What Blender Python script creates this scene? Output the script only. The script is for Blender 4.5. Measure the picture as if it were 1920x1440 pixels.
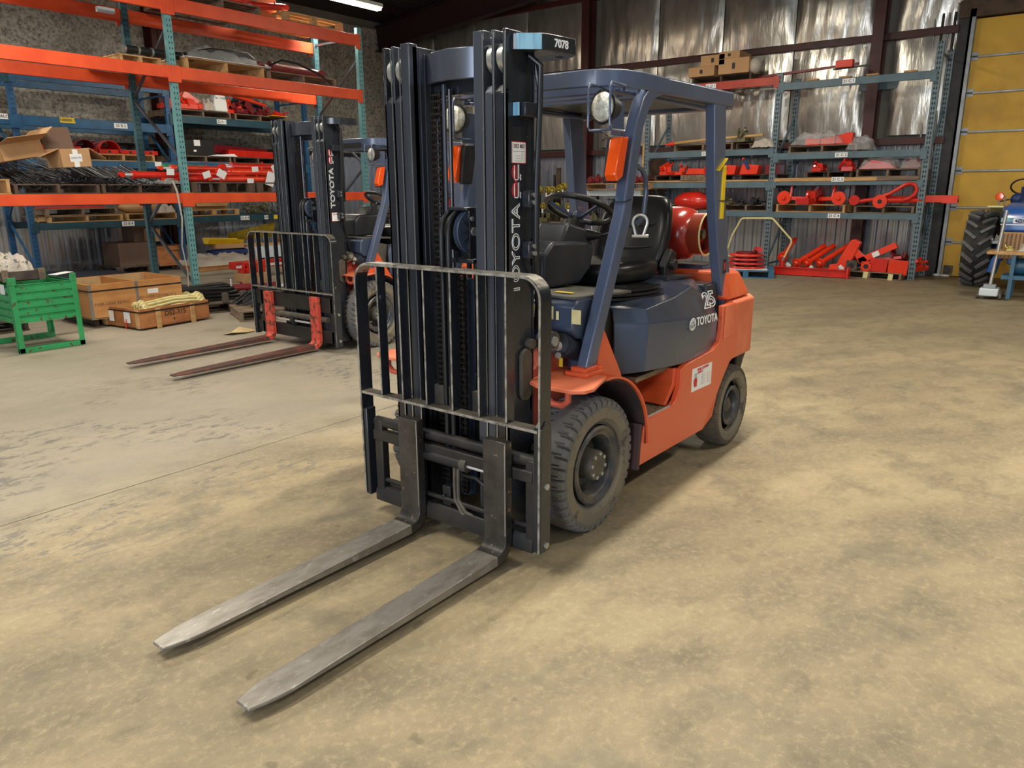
import bpy, bmesh, math, random
from mathutils import Vector, Matrix, Euler
random.seed(7)
PI = math.pi
SC = bpy.context.scene
COL = SC.collection
for _o in list(bpy.data.objects):
    bpy.data.objects.remove(_o)

# ---------------------------------------------------------------- camera
cam_d = bpy.data.cameras.new('camera'); cam = bpy.data.objects.new('camera', cam_d); COL.objects.link(cam)
yaw, pitch, roll, FPX = -2.4826, 0.2554, -0.0043, 1398.4
fw = Vector((math.cos(yaw)*math.cos(pitch), math.sin(yaw)*math.cos(pitch), -math.sin(pitch)))
rt = Vector((math.sin(yaw), -math.cos(yaw), 0)); up = rt.cross(fw)
r2 = rt*math.cos(roll)+up*math.sin(roll); u2 = up*math.cos(roll)-rt*math.sin(roll)
M = Matrix((r2, u2, -fw)).transposed().to_4x4(); M.translation = Vector((2.9021, 2.2689, 1.6134))
cam.matrix_world = M
cam_d.sensor_fit = 'HORIZONTAL'; cam_d.sensor_width = 36; cam_d.lens = 36*FPX/1920
cam_d.clip_start = 0.05; cam_d.clip_end = 100
SC.camera = cam
# ---------------------------------------------------------------- world, exposure
w = bpy.data.worlds.new('world'); SC.world = w; w.use_nodes = True
w.node_tree.nodes['Background'].inputs[0].default_value = (0.62, 0.78, 1.0, 1)
w.node_tree.nodes['Background'].inputs[1].default_value = 1.0
SC.view_settings.view_transform = 'Standard'; SC.view_settings.look = 'None'
SC.view_settings.exposure = 0.52; SC.view_settings.gamma = 1; SC.view_settings.use_curve_mapping = False
SC.render.film_transparent = False
# ---------------------------------------------------------------- big area lights
def area(name, loc, rot, sx, sy, power, color):
    l = bpy.data.lights.new(name, 'AREA'); l.shape = 'RECTANGLE'; l.size = sx; l.size_y = sy
    l.energy = power; l.color = color
    o = bpy.data.objects.new(name, l); o.location = loc; o.rotation_euler = rot; COL.objects.link(o)
    return o
# daylight that enters by the two open truck doors (in the side wall and in the wall behind the camera)
area('door_daylight', (4.9, 9.86, 2.3), (PI/2, 0, 0), 3.8, 4.4, 950, (0.72, 0.86, 1.0))
area('door_daylight', (10.86, 2.0, 2.3), (PI/2, 0, PI/2), 4.6, 4.4, 420, (0.85, 0.92, 1.0))

# ---------------------------------------------------------------- materials
def lin(c):
    return tuple(((v/255)/12.92 if v/255 <= 0.04045 else ((v/255+0.055)/1.055)**2.4) for v in c)
class NT:
    def __init__(s, m): s.t = m.node_tree; s.n = s.t.nodes; s.l = s.t.links
    def add(s, k, **kw):
        n = s.n.new(k)
        for a, b in kw.items(): setattr(n, a, b)
        return n
    def link(s, a, b): s.l.new(a, b)
    def math(s, op, a, b=None, c=None):
        n = s.add('ShaderNodeMath', operation=op)
        for i, v in enumerate((a, b, c)):
            if v is None: continue
            if isinstance(v, (int, float)): n.inputs[i].default_value = v
            else: s.link(v, n.inputs[i])
        return n.outputs[0]
    def noise(s, vec, scale, detail=4, rough=0.55, dim='3D'):
        n = s.add('ShaderNodeTexNoise'); n.inputs['Scale'].default_value = scale
        n.inputs['Detail'].default_value = detail; n.inputs['Roughness'].default_value = rough
        if vec is not None: s.link(vec, n.inputs['Vector'])
        return n.outputs['Fac']
    def ramp(s, fac, lo, hi):
        n = s.add('ShaderNodeMapRange'); n.inputs['From Min'].default_value = lo; n.inputs['From Max'].default_value = hi
        n.interpolation_type = 'SMOOTHSTEP'; s.link(fac, n.inputs['Value']); return n.outputs['Result']
    def mix(s, fac, a, b):
        n = s.add('ShaderNodeMix', data_type='RGBA')
        if isinstance(fac, (int, float)): n.inputs[0].default_value = fac
        else: s.link(fac, n.inputs[0])
        for i, v in ((6, a), (7, b)):
            if isinstance(v, tuple): n.inputs[i].default_value = (*v[:3], 1)
            else: s.link(v, n.inputs[i])
        return n.outputs[2]
    def mapping(s, vec, scale=(1, 1, 1), rot=(0, 0, 0)):
        n = s.add('ShaderNodeMapping'); n.inputs['Scale'].default_value = scale; n.inputs['Rotation'].default_value = rot
        s.link(vec, n.inputs['Vector']); return n.outputs[0]
MATS = {}
def mat(name, rgb, rough=0.5, metal=0.0, wear=None, dirt=None, bump=None, rv=0.12, coat=0.0, stretch=None, wearT=(0.6, 0.68), spec=0.5, alpha=1.0, trans=0.0, emit=None, holes=None):
    """wear=(rgb, scale): patches/scratches of another colour; dirt=(rgb, scale, amount): soft variation; bump=(scale, strength)"""
    m = bpy.data.materials.new(name); m.use_nodes = True; MATS[name] = m
    k = NT(m); b = k.n['Principled BSDF']
    tc = k.add('ShaderNodeTexCoord'); vec = tc.outputs['Object']
    if stretch: vec = k.mapping(vec, stretch)
    c = lin(rgb); col = None
    if dirt:
        f = k.ramp(k.noise(vec, dirt[1], 5, 0.6), 0.35, 0.7); f = k.math('MULTIPLY', f, dirt[2])
        col = k.mix(f, c, lin(dirt[0]))
    if wear:
        f = k.ramp(k.noise(vec, wear[1], 8, 0.7), *wearT)
        col = k.mix(f, col if col is not None else c, lin(wear[0]))
    if holes:
        # punched columns of slots: holes=(axis letter along width, centre list, pitch, half width, half height)
        sep = k.add('ShaderNodeSeparateXYZ'); k.link(tc.outputs['Object'], sep.inputs[0])
        z = k.math('FRACT', k.math('DIVIDE', sep.outputs['Z'], holes[1])); dz = k.math('ABSOLUTE', k.math('SUBTRACT', z, 0.5))
        x = k.math('ABSOLUTE', sep.outputs[holes[0]]); dx = k.math('ABSOLUTE', k.math('SUBTRACT', x, holes[2]))
        dd = k.math('ADD', k.math('MULTIPLY', dx, 1/holes[3]), k.math('MULTIPLY', dz, holes[4]))
        h = k.math('LESS_THAN', dd, 1.0)
        col = k.mix(h, col if col is not None else c, (0.004, 0.006, 0.008))
    if col is None: b.inputs['Base Color'].default_value = (*c, 1)
    else: k.link(col, b.inputs['Base Color'])
    if rv:
        f = k.noise(vec, 9 if not wear else wear[1]*0.7, 3)
        mr = k.add('ShaderNodeMapRange'); mr.inputs['To Min'].default_value = max(0.02, rough-rv); mr.inputs['To Max'].default_value = min(1, rough+rv)
        k.link(f, mr.inputs['Value']); k.link(mr.outputs[0], b.inputs['Roughness'])
    else: b.inputs['Roughness'].default_value = rough
    b.inputs['Metallic'].default_value = metal; b.inputs['Coat Weight'].default_value = coat; b.inputs['Coat Roughness'].default_value = 0.1
    b.inputs['Specular IOR Level'].default_value = spec
    if trans: b.inputs['Transmission Weight'].default_value = trans
    if alpha < 1: b.inputs['Alpha'].default_value = alpha
    if emit: b.inputs['Emission Color'].default_value = (*lin(emit[0]), 1); b.inputs['Emission Strength'].default_value = emit[1]
    if bump:
        bp = k.add('ShaderNodeBump'); bp.inputs['Strength'].default_value = bump[1]; bp.inputs['Distance'].default_value = bump[2] if len(bump) > 2 else 0.01
        k.link(k.noise(vec, bump[0], 5, 0.6), bp.inputs['Height']); k.link(bp.outputs[0], b.inputs['Normal'])
    return m

mat('guard_blue', (80, 92, 118), 0.34, wear=((150, 142, 135), 7), dirt=((68, 79, 102), 3, 0.6), coat=0.3, wearT=(0.68, 0.72))
mat('hood_blue', (62, 74, 96), 0.32, wear=((112, 118, 128), 9), dirt=((54, 64, 82), 4, 0.7), coat=0.25, wearT=(0.7, 0.78))
mat('orange_body', (212, 84, 42), 0.36, wear=((202, 130, 100), 3.0), dirt=((214, 96, 58), 2.5, 0.8), coat=0.3, wearT=(0.6, 0.8))
mat('orange_faded', (210, 108, 74), 0.5, wear=((190, 135, 108), 5), dirt=((236, 134, 98), 3, 0.8), wearT=(0.6, 0.72))
mat('red_axle', (190, 84, 62), 0.55, dirt=((120, 70, 60), 6, 0.8), wear=((80, 60, 55), 9))
mat('fender_liner', (74, 46, 48), 0.65, dirt=((40, 40, 44), 4, 0.9))
mat('mast_black', (36, 40, 48), 0.28, wear=((110, 116, 126), 40), dirt=((24, 26, 30), 4, 0.7), coat=0.4, stretch=(1, 1, 0.5), wearT=(0.67, 0.70))
mat('scraped_paint', (168, 164, 156), 0.4, metal=0.4, dirt=((88, 84, 80), 24, 0.9))
mat('mast_rail', (84, 90, 102), 0.28, metal=0.5, dirt=((52, 56, 64), 3, 0.8), wear=((150, 154, 160), 14), stretch=(1, 1, 0.12), wearT=(0.7, 0.76))
mat('dark_iron', (34, 35, 38), 0.5, metal=0.2, dirt=((60, 54, 46), 6, 0.6))
mat('dusty_iron', (62, 59, 55), 0.6, dirt=((100, 92, 80), 7, 0.7))
mat('fork_steel', (150, 146, 140), 0.38, metal=0.45, dirt=((112, 106, 98), 7, 0.7), wear=((196, 194, 190), 18), stretch=(1, 2.5, 1), wearT=(0.55, 0.75))
mat('fork_shank', (82, 79, 77), 0.30, metal=0.5, dirt=((54, 51, 49), 7, 0.85), wear=((168, 148, 130), 30), wearT=(0.62, 0.66))
mat('fork_red', (202, 78, 62), 0.6, wear=((84, 50, 38), 16), dirt=((170, 60, 50), 5, 0.5), wearT=(0.5, 0.58))
mat('fork_rust', (78, 58, 54), 0.55, metal=0.2, wear=((112, 62, 52), 8), wearT=(0.5, 0.6))
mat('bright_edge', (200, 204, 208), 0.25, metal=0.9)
mat('chrome', (235, 236, 238), 0.2, metal=0.5, rv=0)
mat('zinc', (186, 188, 186), 0.35, metal=0.8)
mat('chain_dark', (44, 42, 42), 0.42, metal=0.5, dirt=((66, 58, 52), 20, 0.6))
mat('rubber', (92, 94, 98), 0.78, dirt=((112, 106, 94), 5, 0.6), bump=(60, 0.25, 0.004), rv=0.05)
mat('rubber_side', (108, 103, 92), 0.85, dirt=((124, 114, 94), 4, 0.8), wear=((66, 64, 60), 11), rv=0.05, wearT=(0.52, 0.66))
mat('rubber_rear', (66, 60, 54), 0.85, dirt=((100, 88, 70), 5, 0.8), rv=0.05)
mat('rubber_black', (30, 31, 33), 0.75, dirt=((62, 60, 54), 8, 0.5))
mat('rim_blue', (48, 56, 68), 0.4, metal=0.2, dirt=((112, 104, 90), 8, 0.75))
mat('hub_grey', (92, 88, 82), 0.55, metal=0.3, dirt=((66, 60, 54), 14, 0.8))
mat('plastic_dark', (40, 46, 56), 0.38, dirt=((70, 70, 70), 5, 0.5), bump=(150, 0.1, 0.002))
mat('plastic_black', (24, 25, 28), 0.42, dirt=((46, 46, 46), 7, 0.5))
mat('vinyl_black', (26, 27, 29), 0.34, dirt=((54, 54, 54), 4, 0.5), bump=(120, 0.08, 0.002))
mat('hose_black', (22, 24, 28), 0.35)
mat('floor_plate', (76, 76, 74), 0.7, dirt=((110, 104, 92), 6, 0.7))
mat('checker_plate', (120, 112, 98), 0.5, metal=0.3, dirt=((160, 146, 120), 12, 0.8))
mat('tank_red', (160, 46, 36), 0.25, wear=((190, 160, 155), 6), coat=0.3, wearT=(0.57, 0.66))
mat('tank_orange', (150, 56, 30), 0.35, dirt=((120, 46, 32), 5, 0.8))
mat('amber', (236, 84, 18), 0.15, coat=0.8, spec=0.8)
mat('lamp_glass', (225, 225, 215), 0.12, metal=0.35, dirt=((150, 146, 120), 40, 0.8), coat=1.0, bump=(90, 0.6, 0.006))
mat('label_white', (232, 234, 236), 0.5, rv=0)
mat('label_grey', (170, 178, 182), 0.5, rv=0)
mat('label_yellow', (226, 196, 50), 0.5, rv=0)
mat('ink_black', (26, 28, 34), 0.6, rv=0)
mat('ink_red', (200, 36, 48), 0.5, rv=0)
mat('ink_white', (238, 240, 242), 0.45, rv=0)
mat('ink_blue', (70, 80, 120), 0.6, rv=0)
mat('sheen_stripe_blue', (150, 200, 222), 0.4, dirt=((90, 140, 175), 30, 0.9), stretch=(1, 1, 0.1))  # painted blue sheen on the mast brackets, also the tractor stripe
# setting
mat('rack_orange', (232, 88, 46), 0.4, dirt=((200, 64, 34), 2, 0.7))
mat('rack_red', (176, 66, 50), 0.45, dirt=((140, 50, 40), 3, 0.7))
mat('rack_blue', (40, 92, 132), 0.42, dirt=((28, 70, 104), 4, 0.8), wear=((150, 170, 175), 10), wearT=(0.7, 0.74))
mat('rack_petrol', (34, 74, 88), 0.45, dirt=((24, 54, 68), 3, 0.8))
mat('rack_grey', (92, 114, 126), 0.45, dirt=((74, 94, 106), 3, 0.8))
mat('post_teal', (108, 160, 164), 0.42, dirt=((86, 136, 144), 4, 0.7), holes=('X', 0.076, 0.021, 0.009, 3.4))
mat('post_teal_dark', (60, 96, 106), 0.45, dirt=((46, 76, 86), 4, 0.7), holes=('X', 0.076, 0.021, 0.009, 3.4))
mat('post_blue', (38, 88, 132), 0.42, dirt=((26, 66, 106), 4, 0.8), holes=('X', 0.076, 0.018, 0.008, 3.6))
mat('post_grey', (106, 126, 136), 0.45, dirt=((84, 102, 112), 4, 0.8), holes=('X', 0.08, 0.018, 0.014, 2.4))
mat('brace_steel', (96, 98, 106), 0.35, metal=0.5)
mat('steel_maroon', (74, 30, 28), 0.5, dirt=((56, 24, 24), 2, 0.8))
mat('steel_maroon_dark', (44, 22, 20), 0.6)
mat('wood_new', (196, 158, 108), 0.7, dirt=((160, 120, 74), 3, 0.8), stretch=(1, 6, 6), bump=(20, 0.2, 0.004))
mat('wood_old', (132, 112, 92), 0.8, dirt=((88, 76, 66), 3, 0.9), stretch=(1, 6, 6), bump=(20, 0.2, 0.004))
mat('wood_grey', (96, 86, 78), 0.85, dirt=((60, 54, 50), 4, 0.9), bump=(20, 0.2, 0.004))
mat('wood_dark', (92, 74, 60), 0.8, dirt=((60, 48, 40), 4, 0.9))
mat('plywood', (202, 148, 92), 0.6, dirt=((178, 116, 62), 2.2, 0.8), wear=((150, 92, 48), 8), stretch=(1, 1, 3), wearT=(0.62, 0.72))
mat('plywood_inside', (186, 158, 118), 0.7, dirt=((150, 118, 76), 3, 0.8))
mat('plywood_dark', (184, 122, 74), 0.6, dirt=((150, 92, 52), 3, 0.9), wear=((120, 74, 42), 10), stretch=(1, 1, 3))
mat('cardboard', (186, 146, 104), 0.8, dirt=((166, 126, 88), 2, 0.6))
mat('cardboard_dark', (116, 92, 78), 0.8, dirt=((96, 78, 66), 2, 0.6))
mat('white_board', (206, 216, 224), 0.6)
mat('red_paint', (214, 40, 24), 0.34, dirt=((180, 26, 20), 5, 0.7), coat=0.3)
mat('red_orange', (236, 62, 30), 0.36, dirt=((214, 44, 24), 5, 0.6), coat=0.3)
mat('red_dark', (120, 26, 32), 0.4, dirt=((90, 20, 26), 6, 0.7))
mat('red_faded', (214, 104, 108), 0.5)
mat('yellow_paint', (232, 198, 20), 0.4, dirt=((206, 160, 16), 3, 0.7))
mat('yellow_dull', (178, 156, 40), 0.5, dirt=((120, 104, 30), 8, 0.8))
mat('cream_paint', (226, 216, 160), 0.45, dirt=((200, 186, 128), 14, 0.7))
mat('green_paint', (40, 142, 84), 0.45, wear=((96, 60, 46), 17), dirt=((58, 168, 104), 2, 0.7), wearT=(0.575, 0.6))
mat('tractor_blue', (36, 96, 176), 0.35, dirt=((30, 74, 140), 3, 0.6), coat=0.4)
mat('blue_grey', (52, 100, 130), 0.4, dirt=((40, 80, 104), 6, 0.6))
mat('dark_blue', (28, 50, 100), 0.5)
mat('pallet_blue', (58, 110, 148), 0.7, dirt=((40, 84, 120), 6, 0.8))
mat('silver', (170, 170, 168), 0.4, metal=0.8)
mat('aluminium', (190, 188, 184), 0.35, metal=0.7)
mat('black_rod', (52, 53, 58), 0.42, metal=0.35)
mat('black_box', (12, 12, 14), 0.5)
mat('tarp_dark', (44, 50, 64), 0.7)
mat('gold_steel', (196, 182, 112), 0.35, metal=0.5)
mat('brass_dirty', (120, 114, 84), 0.5, metal=0.4, dirt=((64, 62, 48), 20, 0.9))
mat('strap_dark', (34, 28, 26), 0.5)
mat('paper', (214, 188, 140), 0.8)
mat('door_yellow', (212, 166, 44), 0.5, dirt=((182, 136, 26), 1.2, 0.8), wear=((160, 122, 40), 2.5), wearT=(0.62, 0.8))
mat('galvanised', (150, 154, 156), 0.4, metal=0.5, dirt=((110, 112, 112), 5, 0.6))
# clear plastic film
m = mat('plastic_film', (225, 228, 230), 0.15, spec=1.0, alpha=0.26, bump=(16, 1.0, 0.03), rv=0.1)
m = mat('plastic_milky', (206, 196, 184), 0.35, spec=0.8, alpha=0.75, bump=(18, 1.0, 0.03))

def m_floor():
    m = bpy.data.materials.new('concrete_floor'); m.use_nodes = True; MATS['concrete_floor'] = m
    k = NT(m); b = k.n['Principled BSDF']; tc = k.add('ShaderNodeTexCoord'); v = tc.outputs['Object']
    # worn streaks run along the driving direction
    rv_ = k.mapping(v, (1, 1, 1), (0, 0, 0.62)); st = k.mapping(rv_, (0.55, 1.6, 1))
    big = k.noise(st, 0.9, 6, 0.62); mid = k.noise(k.mapping(v, (1, 1.5, 1), (0, 0, 0.4)), 3.2, 7, 0.65); fine = k.noise(v, 30, 8, 0.75); grain = k.noise(v, 160, 3, 0.7)
    c = k.mix(k.ramp(big, 0.32, 0.68), lin((128, 117, 96)), lin((168, 153, 122)))
    c = k.mix(k.math('MULTIPLY', k.ramp(mid, 0.44, 0.7), 0.62), c, lin((106, 98, 82)))
    c = k.mix(k.math('MULTIPLY', k.ramp(fine, 0.46, 0.72), 0.5), c, lin((190, 174, 138)))
    c = k.mix(k.math('MULTIPLY', k.ramp(grain, 0.45, 0.7), 0.22), c, lin((104, 92, 68)))
    sm = k.noise(k.mapping(v, (1.2, 0.9, 1), (0, 0, 0.5)), 1.7, 9, 0.68)
    c = k.mix(k.math('MULTIPLY', k.ramp(sm, 0.54, 0.64), 0.42), c, lin((104, 100, 88)))
    pt = k.noise(v, 7.5, 2, 0.5)
    c = k.mix(k.math('MULTIPLY', k.ramp(pt, 0.70, 0.76), 0.5), c, lin((84, 76, 60)))
    # grey worn area with dark scabs left of the joint
    sep = k.add('ShaderNodeSeparateXYZ'); k.link(v, sep.inputs[0]); X_, Y_ = sep.outputs['X'], sep.outputs['Y']
    far = k.ramp(k.math('ADD', k.math('MULTIPLY', Y_, -1), k.math('MULTIPLY', big, 0.8)), 1.6, 2.8)
    c = k.mix(k.math('MULTIPLY', far, 0.7), c, lin((156, 150, 138)))
    scab = k.ramp(k.noise(k.mapping(v, (0.7, 1.5, 1), (0, 0, 0.15)), 9, 10, 0.78), 0.53, 0.55)
    near = k.ramp(k.math('ADD', k.math('MULTIPLY', Y_, -1), k.math('MULTIPLY', big, 0.8)), 0.9, 2.1)
    zone = k.math('MULTIPLY', k.math('MULTIPLY', near, k.ramp(Y_, -5.2, -3.2)), k.ramp(k.noise(v, 0.8, 3), 0.44, 0.54))
    c = k.mix(k.math('MULTIPLY', k.math('MULTIPLY', scab, zone), 0.75), c, lin((98, 97, 96)))
    back_falloff = k.ramp(k.math('MULTIPLY', X_, -1), 2.5, 9.5)  # light falling off towards the back wall, painted into the floor colour
    c = k.mix(k.math('MULTIPLY', back_falloff, 0.55), c, lin((112, 102, 82)))
    # small round stains
    vo = k.add('ShaderNodeTexVoronoi', feature='F1'); vo.inputs['Scale'].default_value = 1.1; k.link(v, vo.inputs['Vector'])
    c = k.mix(k.math('MULTIPLY', k.ramp(k.math('ADD', vo.outputs['Distance'], k.math('MULTIPLY', fine, 0.12)), 0.26, 0.12), 0.3), c, lin((104, 97, 78)))
    # hairline cracks
    wv = k.math('ABSOLUTE', k.math('SUBTRACT', k.noise(k.mapping(v, (1, 1, 1), (0, 0, 1.1)), 0.16, 2, 0.5), 0.5))
    c = k.mix(k.math('MULTIPLY', k.ramp(wv, 0.00015, 0.0), 0.0), c, lin((90, 80, 62)))
    k.link(c, b.inputs['Base Color'])
    mr = k.add('ShaderNodeMapRange'); mr.inputs['To Min'].default_value = 0.42; mr.inputs['To Max'].default_value = 0.72
    k.link(mid, mr.inputs['Value']); k.link(mr.outputs[0], b.inputs['Roughness'])
    bp = k.add('ShaderNodeBump'); bp.inputs['Strength'].default_value = 0.25; bp.inputs['Distance'].default_value = 0.004
    k.link(fine, bp.inputs['Height']); k.link(bp.outputs[0], b.inputs['Normal'])
m_floor()
def m_sprayed():
    m = bpy.data.materials.new('sprayed_insulation'); m.use_nodes = True; MATS['sprayed_insulation'] = m
    k = NT(m); b = k.n['Principled BSDF']; v = k.add('ShaderNodeTexCoord').outputs['Object']
    n1 = k.noise(v, 15, 6, 0.72); n2 = k.noise(v, 1.2, 4, 0.6)
    c = k.mix(k.ramp(n1, 0.30, 0.62), lin((112, 109, 102)), lin((212, 207, 196)))
    c = k.mix(k.math('MULTIPLY', k.ramp(n2, 0.4, 0.7), 0.45), c, lin((112, 108, 99)))
    k.link(c, b.inputs['Base Color']); b.inputs['Roughness'].default_value = 0.95
    bp = k.add('ShaderNodeBump'); bp.inputs['Strength'].default_value = 1.0; bp.inputs['Distance'].default_value = 0.05
    k.link(n1, bp.inputs['Height']); k.link(bp.outputs[0], b.inputs['Normal'])
m_sprayed()
def m_foil():
    m = bpy.data.materials.new('foil_insulation'); m.use_nodes = True; MATS['foil_insulation'] = m
    k = NT(m); b = k.n['Principled BSDF']; v = k.add('ShaderNodeTexCoord').outputs['Object']
    st = k.mapping(v, (1, 1, 0.22)); n1 = k.noise(st, 4.5, 5, 0.55); n2 = k.noise(k.mapping(v, (1, 1, 0.35)), 1.6, 4, 0.6)
    c = k.mix(k.ramp(n1, 0.3, 0.7), lin((190, 186, 178)), lin((222, 218, 210)))
    c = k.mix(k.math('MULTIPLY', k.ramp(n2, 0.45, 0.7), 0.5), c, lin((134, 126, 114)))
    k.link(c, b.inputs['Base Color']); b.inputs['Metallic'].default_value = 0.8; b.inputs['Roughness'].default_value = 0.30
    bp = k.add('ShaderNodeBump'); bp.inputs['Strength'].default_value = 0.5; bp.inputs['Distance'].default_value = 0.04
    k.link(n1, bp.inputs['Height']); k.link(bp.outputs[0], b.inputs['Normal'])
m_foil()
mat('corrugated_steel', (206, 212, 222), 0.2, metal=0.75, dirt=((180, 186, 194), 1.5, 0.6), stretch=(1, 1, 0.3))
mat('roof_dark', (40, 30, 27), 0.9)
mat('wall_plain', (120, 116, 108), 0.8, dirt=((100, 96, 90), 1, 0.6))
mat('tube_light', (255, 252, 240), 0.5, emit=((255, 244, 214), 14.0), rv=0)
mat('fixture_white', (220, 220, 214), 0.5)

# ---------------------------------------------------------------- mesh builder
class G:
    def __init__(s): s.v = []; s.f = []; s.cuts = []
    def add(s, vs, fs):
        n = len(s.v); s.cuts.append((n, len(s.f))); s.v += [tuple(p) for p in vs]; s.f += [tuple(i+n for i in f) for f in fs]; return s
    def box(s, x0, x1, y0, y1, z0, z1):
        return s.add([(x, y, z) for z in (z0, z1) for y in (y0, y1) for x in (x0, x1)],
                     [(0, 2, 3, 1), (4, 5, 7, 6), (0, 1, 5, 4), (2, 6, 7, 3), (0, 4, 6, 2), (1, 3, 7, 5)])
    def rbox(s, c, size, rot=(0, 0, 0)):
        R_ = Euler(rot).to_matrix(); c = Vector(c); h = [a/2 for a in size]
        vs = [c+R_ @ Vector((x*h[0], y*h[1], z*h[2])) for z in (-1, 1) for y in (-1, 1) for x in (-1, 1)]
        return s.add(vs, [(0, 2, 3, 1), (4, 5, 7, 6), (0, 1, 5, 4), (2, 6, 7, 3), (0, 4, 6, 2), (1, 3, 7, 5)])
    def bar(s, p0, p1, a, b, upv=(0, 0, 1)):
        """rectangular bar from p0 to p1, a wide (sideways), b deep (towards upv)"""
        p0, p1 = Vector(p0), Vector(p1); d = (p1-p0).normalized(); u = Vector(upv)
        if abs(d.dot(u)) > 0.98: u = Vector((1, 0, 0))
        r = d.cross(u).normalized(); u = r.cross(d).normalized(); vs = []
        for p in (p0, p1):
            for i, j in ((-1, -1), (1, -1), (1, 1), (-1, 1)): vs.append(p+r*i*a/2+u*j*b/2)
        return s.add(vs, [(3, 2, 1, 0), (4, 5, 6, 7), (0, 1, 5, 4), (1, 2, 6, 5), (2, 3, 7, 6), (3, 0, 4, 7)])
    def prism(s, pts, axis, a, b):
        """polygon pts extruded along axis from a to b. axis 'x': pts=(y,z); 'y': pts=(x,z); 'z': pts=(x,y)"""
        def P(p, t): return {'x': (t, p[0], p[1]), 'y': (p[0], t, p[1]), 'z': (p[0], p[1], t)}[axis]
        n = len(pts); vs = [P(p, a) for p in pts]+[P(p, b) for p in pts]
        fs = [tuple(range(n))[::-1], tuple(range(n, 2*n))]+[(i, (i+1) % n, n+(i+1) % n, n+i) for i in range(n)]
        return s.add(vs, fs)
    def cyl(s, p0, p1, r, n=16, r2=None, cap=True):
        p0, p1 = Vector(p0), Vector(p1); d = (p1-p0).normalized(); u = Vector((0, 0, 1)) if abs(d.z) < .9 else Vector((1, 0, 0))
        a = d.cross(u).normalized(); b = d.cross(a); r2 = r if r2 is None else r2
        vs = [p0+(a*math.cos(t)+b*math.sin(t))*r for t in [2*PI*i/n for i in range(n)]]+[p1+(a*math.cos(t)+b*math.sin(t))*r2 for t in [2*PI*i/n for i in range(n)]]
        fs = [(i, (i+1) % n, n+(i+1) % n, n+i) for i in range(n)]
        if cap: fs += [tuple(range(n))[::-1], tuple(range(n, 2*n))]
        return s.add(vs, fs)
    def tube(s, pts, r, n=8, closed=False):
        pts = [Vector(p) for p in pts]; m_ = len(pts); rings = []; prev = None
        for i, p in enumerate(pts):
            if closed: d = (pts[(i+1) % m_]-pts[i-1]).normalized()
            else: d = ((pts[min(i+1, m_-1)]-pts[max(i-1, 0)])).normalized()
            if prev is None:
                u = Vector((0, 0, 1)) if abs(d.z) < .9 else Vector((1, 0, 0)); a = d.cross(u).normalized()
            else: a = (prev-d*prev.dot(d)).normalized()
            prev = a; b = d.cross(a); rr = r[i] if isinstance(r, (list, tuple)) else r
            rings.append([p+(a*math.cos(2*PI*k/n)+b*math.sin(2*PI*k/n))*rr for k in range(n)])
        vs = [q for R_ in rings for q in R_]; fs = []
        for i in range(m_ if closed else m_-1):
            j = (i+1) % m_
            for k in range(n): fs.append((i*n+k, i*n+(k+1) % n, j*n+(k+1) % n, j*n+k))
        if not closed: fs += [tuple(range(n))[::-1], tuple((m_-1)*n+k for k in range(n))]
        return s.add(vs, fs)
    def lathe(s, prof, c, axis='y', n=32):
        """prof list of (r, h); h along axis"""
        vs = []; fs = []; c = Vector(c)
        for r, h in prof:
            for i in range(n):
                t = 2*PI*i/n; a, b = r*math.cos(t), r*math.sin(t)
                vs.append(c+Vector({'y': (a, h, b), 'z': (a, b, h), 'x': (h, a, b)}[axis]))
        for j in range(len(prof)-1):
            for i in range(n): fs.append((j*n+i, j*n+(i+1) % n, (j+1)*n+(i+1) % n, (j+1)*n+i))
        if prof[0][0] < .032: fs.append(tuple(range(n))[::-1])
        if prof[-1][0] < .032: fs.append(tuple((len(prof)-1)*n+i for i in range(n)))
        return s.add(vs, fs)
    def strip(s, pts, thick, axis, a, b, closed=False):
        """flat plate that follows the 2D path pts with thickness thick, extruded along axis a..b"""
        n = len(pts); P2 = [Vector(p) for p in pts]; up_, dn = [], []
        for i in range(n):
            if closed: d = P2[(i+1) % n]-P2[i-1]
            else: d = P2[min(i+1, n-1)]-P2[max(i-1, 0)]
            d.normalize(); nn = Vector((-d.y, d.x)); up_.append(P2[i]+nn*thick/2); dn.append(P2[i]-nn*thick/2)
        def P(p, t): return {'x': (t, p[0], p[1]), 'y': (p[0], t, p[1]), 'z': (p[0], p[1], t)}[axis]
        vs = []
        for i in range(n): vs += [P(up_[i], a), P(dn[i], a), P(dn[i], b), P(up_[i], b)]
        fs = []
        for i in range(n if closed else n-1):
            j = (i+1) % n
            for k in range(4): fs.append((i*4+k, i*4+(k+1) % 4, j*4+(k+1) % 4, j*4+k))
        if not closed: fs += [(3, 2, 1, 0), tuple((n-1)*4+k for k in range(4))]
        return s.add(vs, fs)
    def ball(s, c, r, nu=16, nv=10):
        if isinstance(r, (int, float)): r = (r, r, r)
        vs = []; fs = []; c = Vector(c)
        for j in range(1, nv):
            p = PI*j/nv
            for i in range(nu):
                t = 2*PI*i/nu; vs.append(c+Vector((r[0]*math.sin(p)*math.cos(t), r[1]*math.sin(p)*math.sin(t), r[2]*math.cos(p))))
        a = len(vs); vs += [c+Vector((0, 0, r[2])), c-Vector((0, 0, r[2]))]
        for j in range(nv-2):
            for i in range(nu): fs.append((j*nu+i, (j+1)*nu+i, (j+1)*nu+(i+1) % nu, j*nu+(i+1) % nu))
        for i in range(nu): fs.append((a, i, (i+1) % nu)); fs.append((a+1, (nv-2)*nu+(i+1) % nu, (nv-2)*nu+i))
        return s.add(vs, fs)
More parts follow.
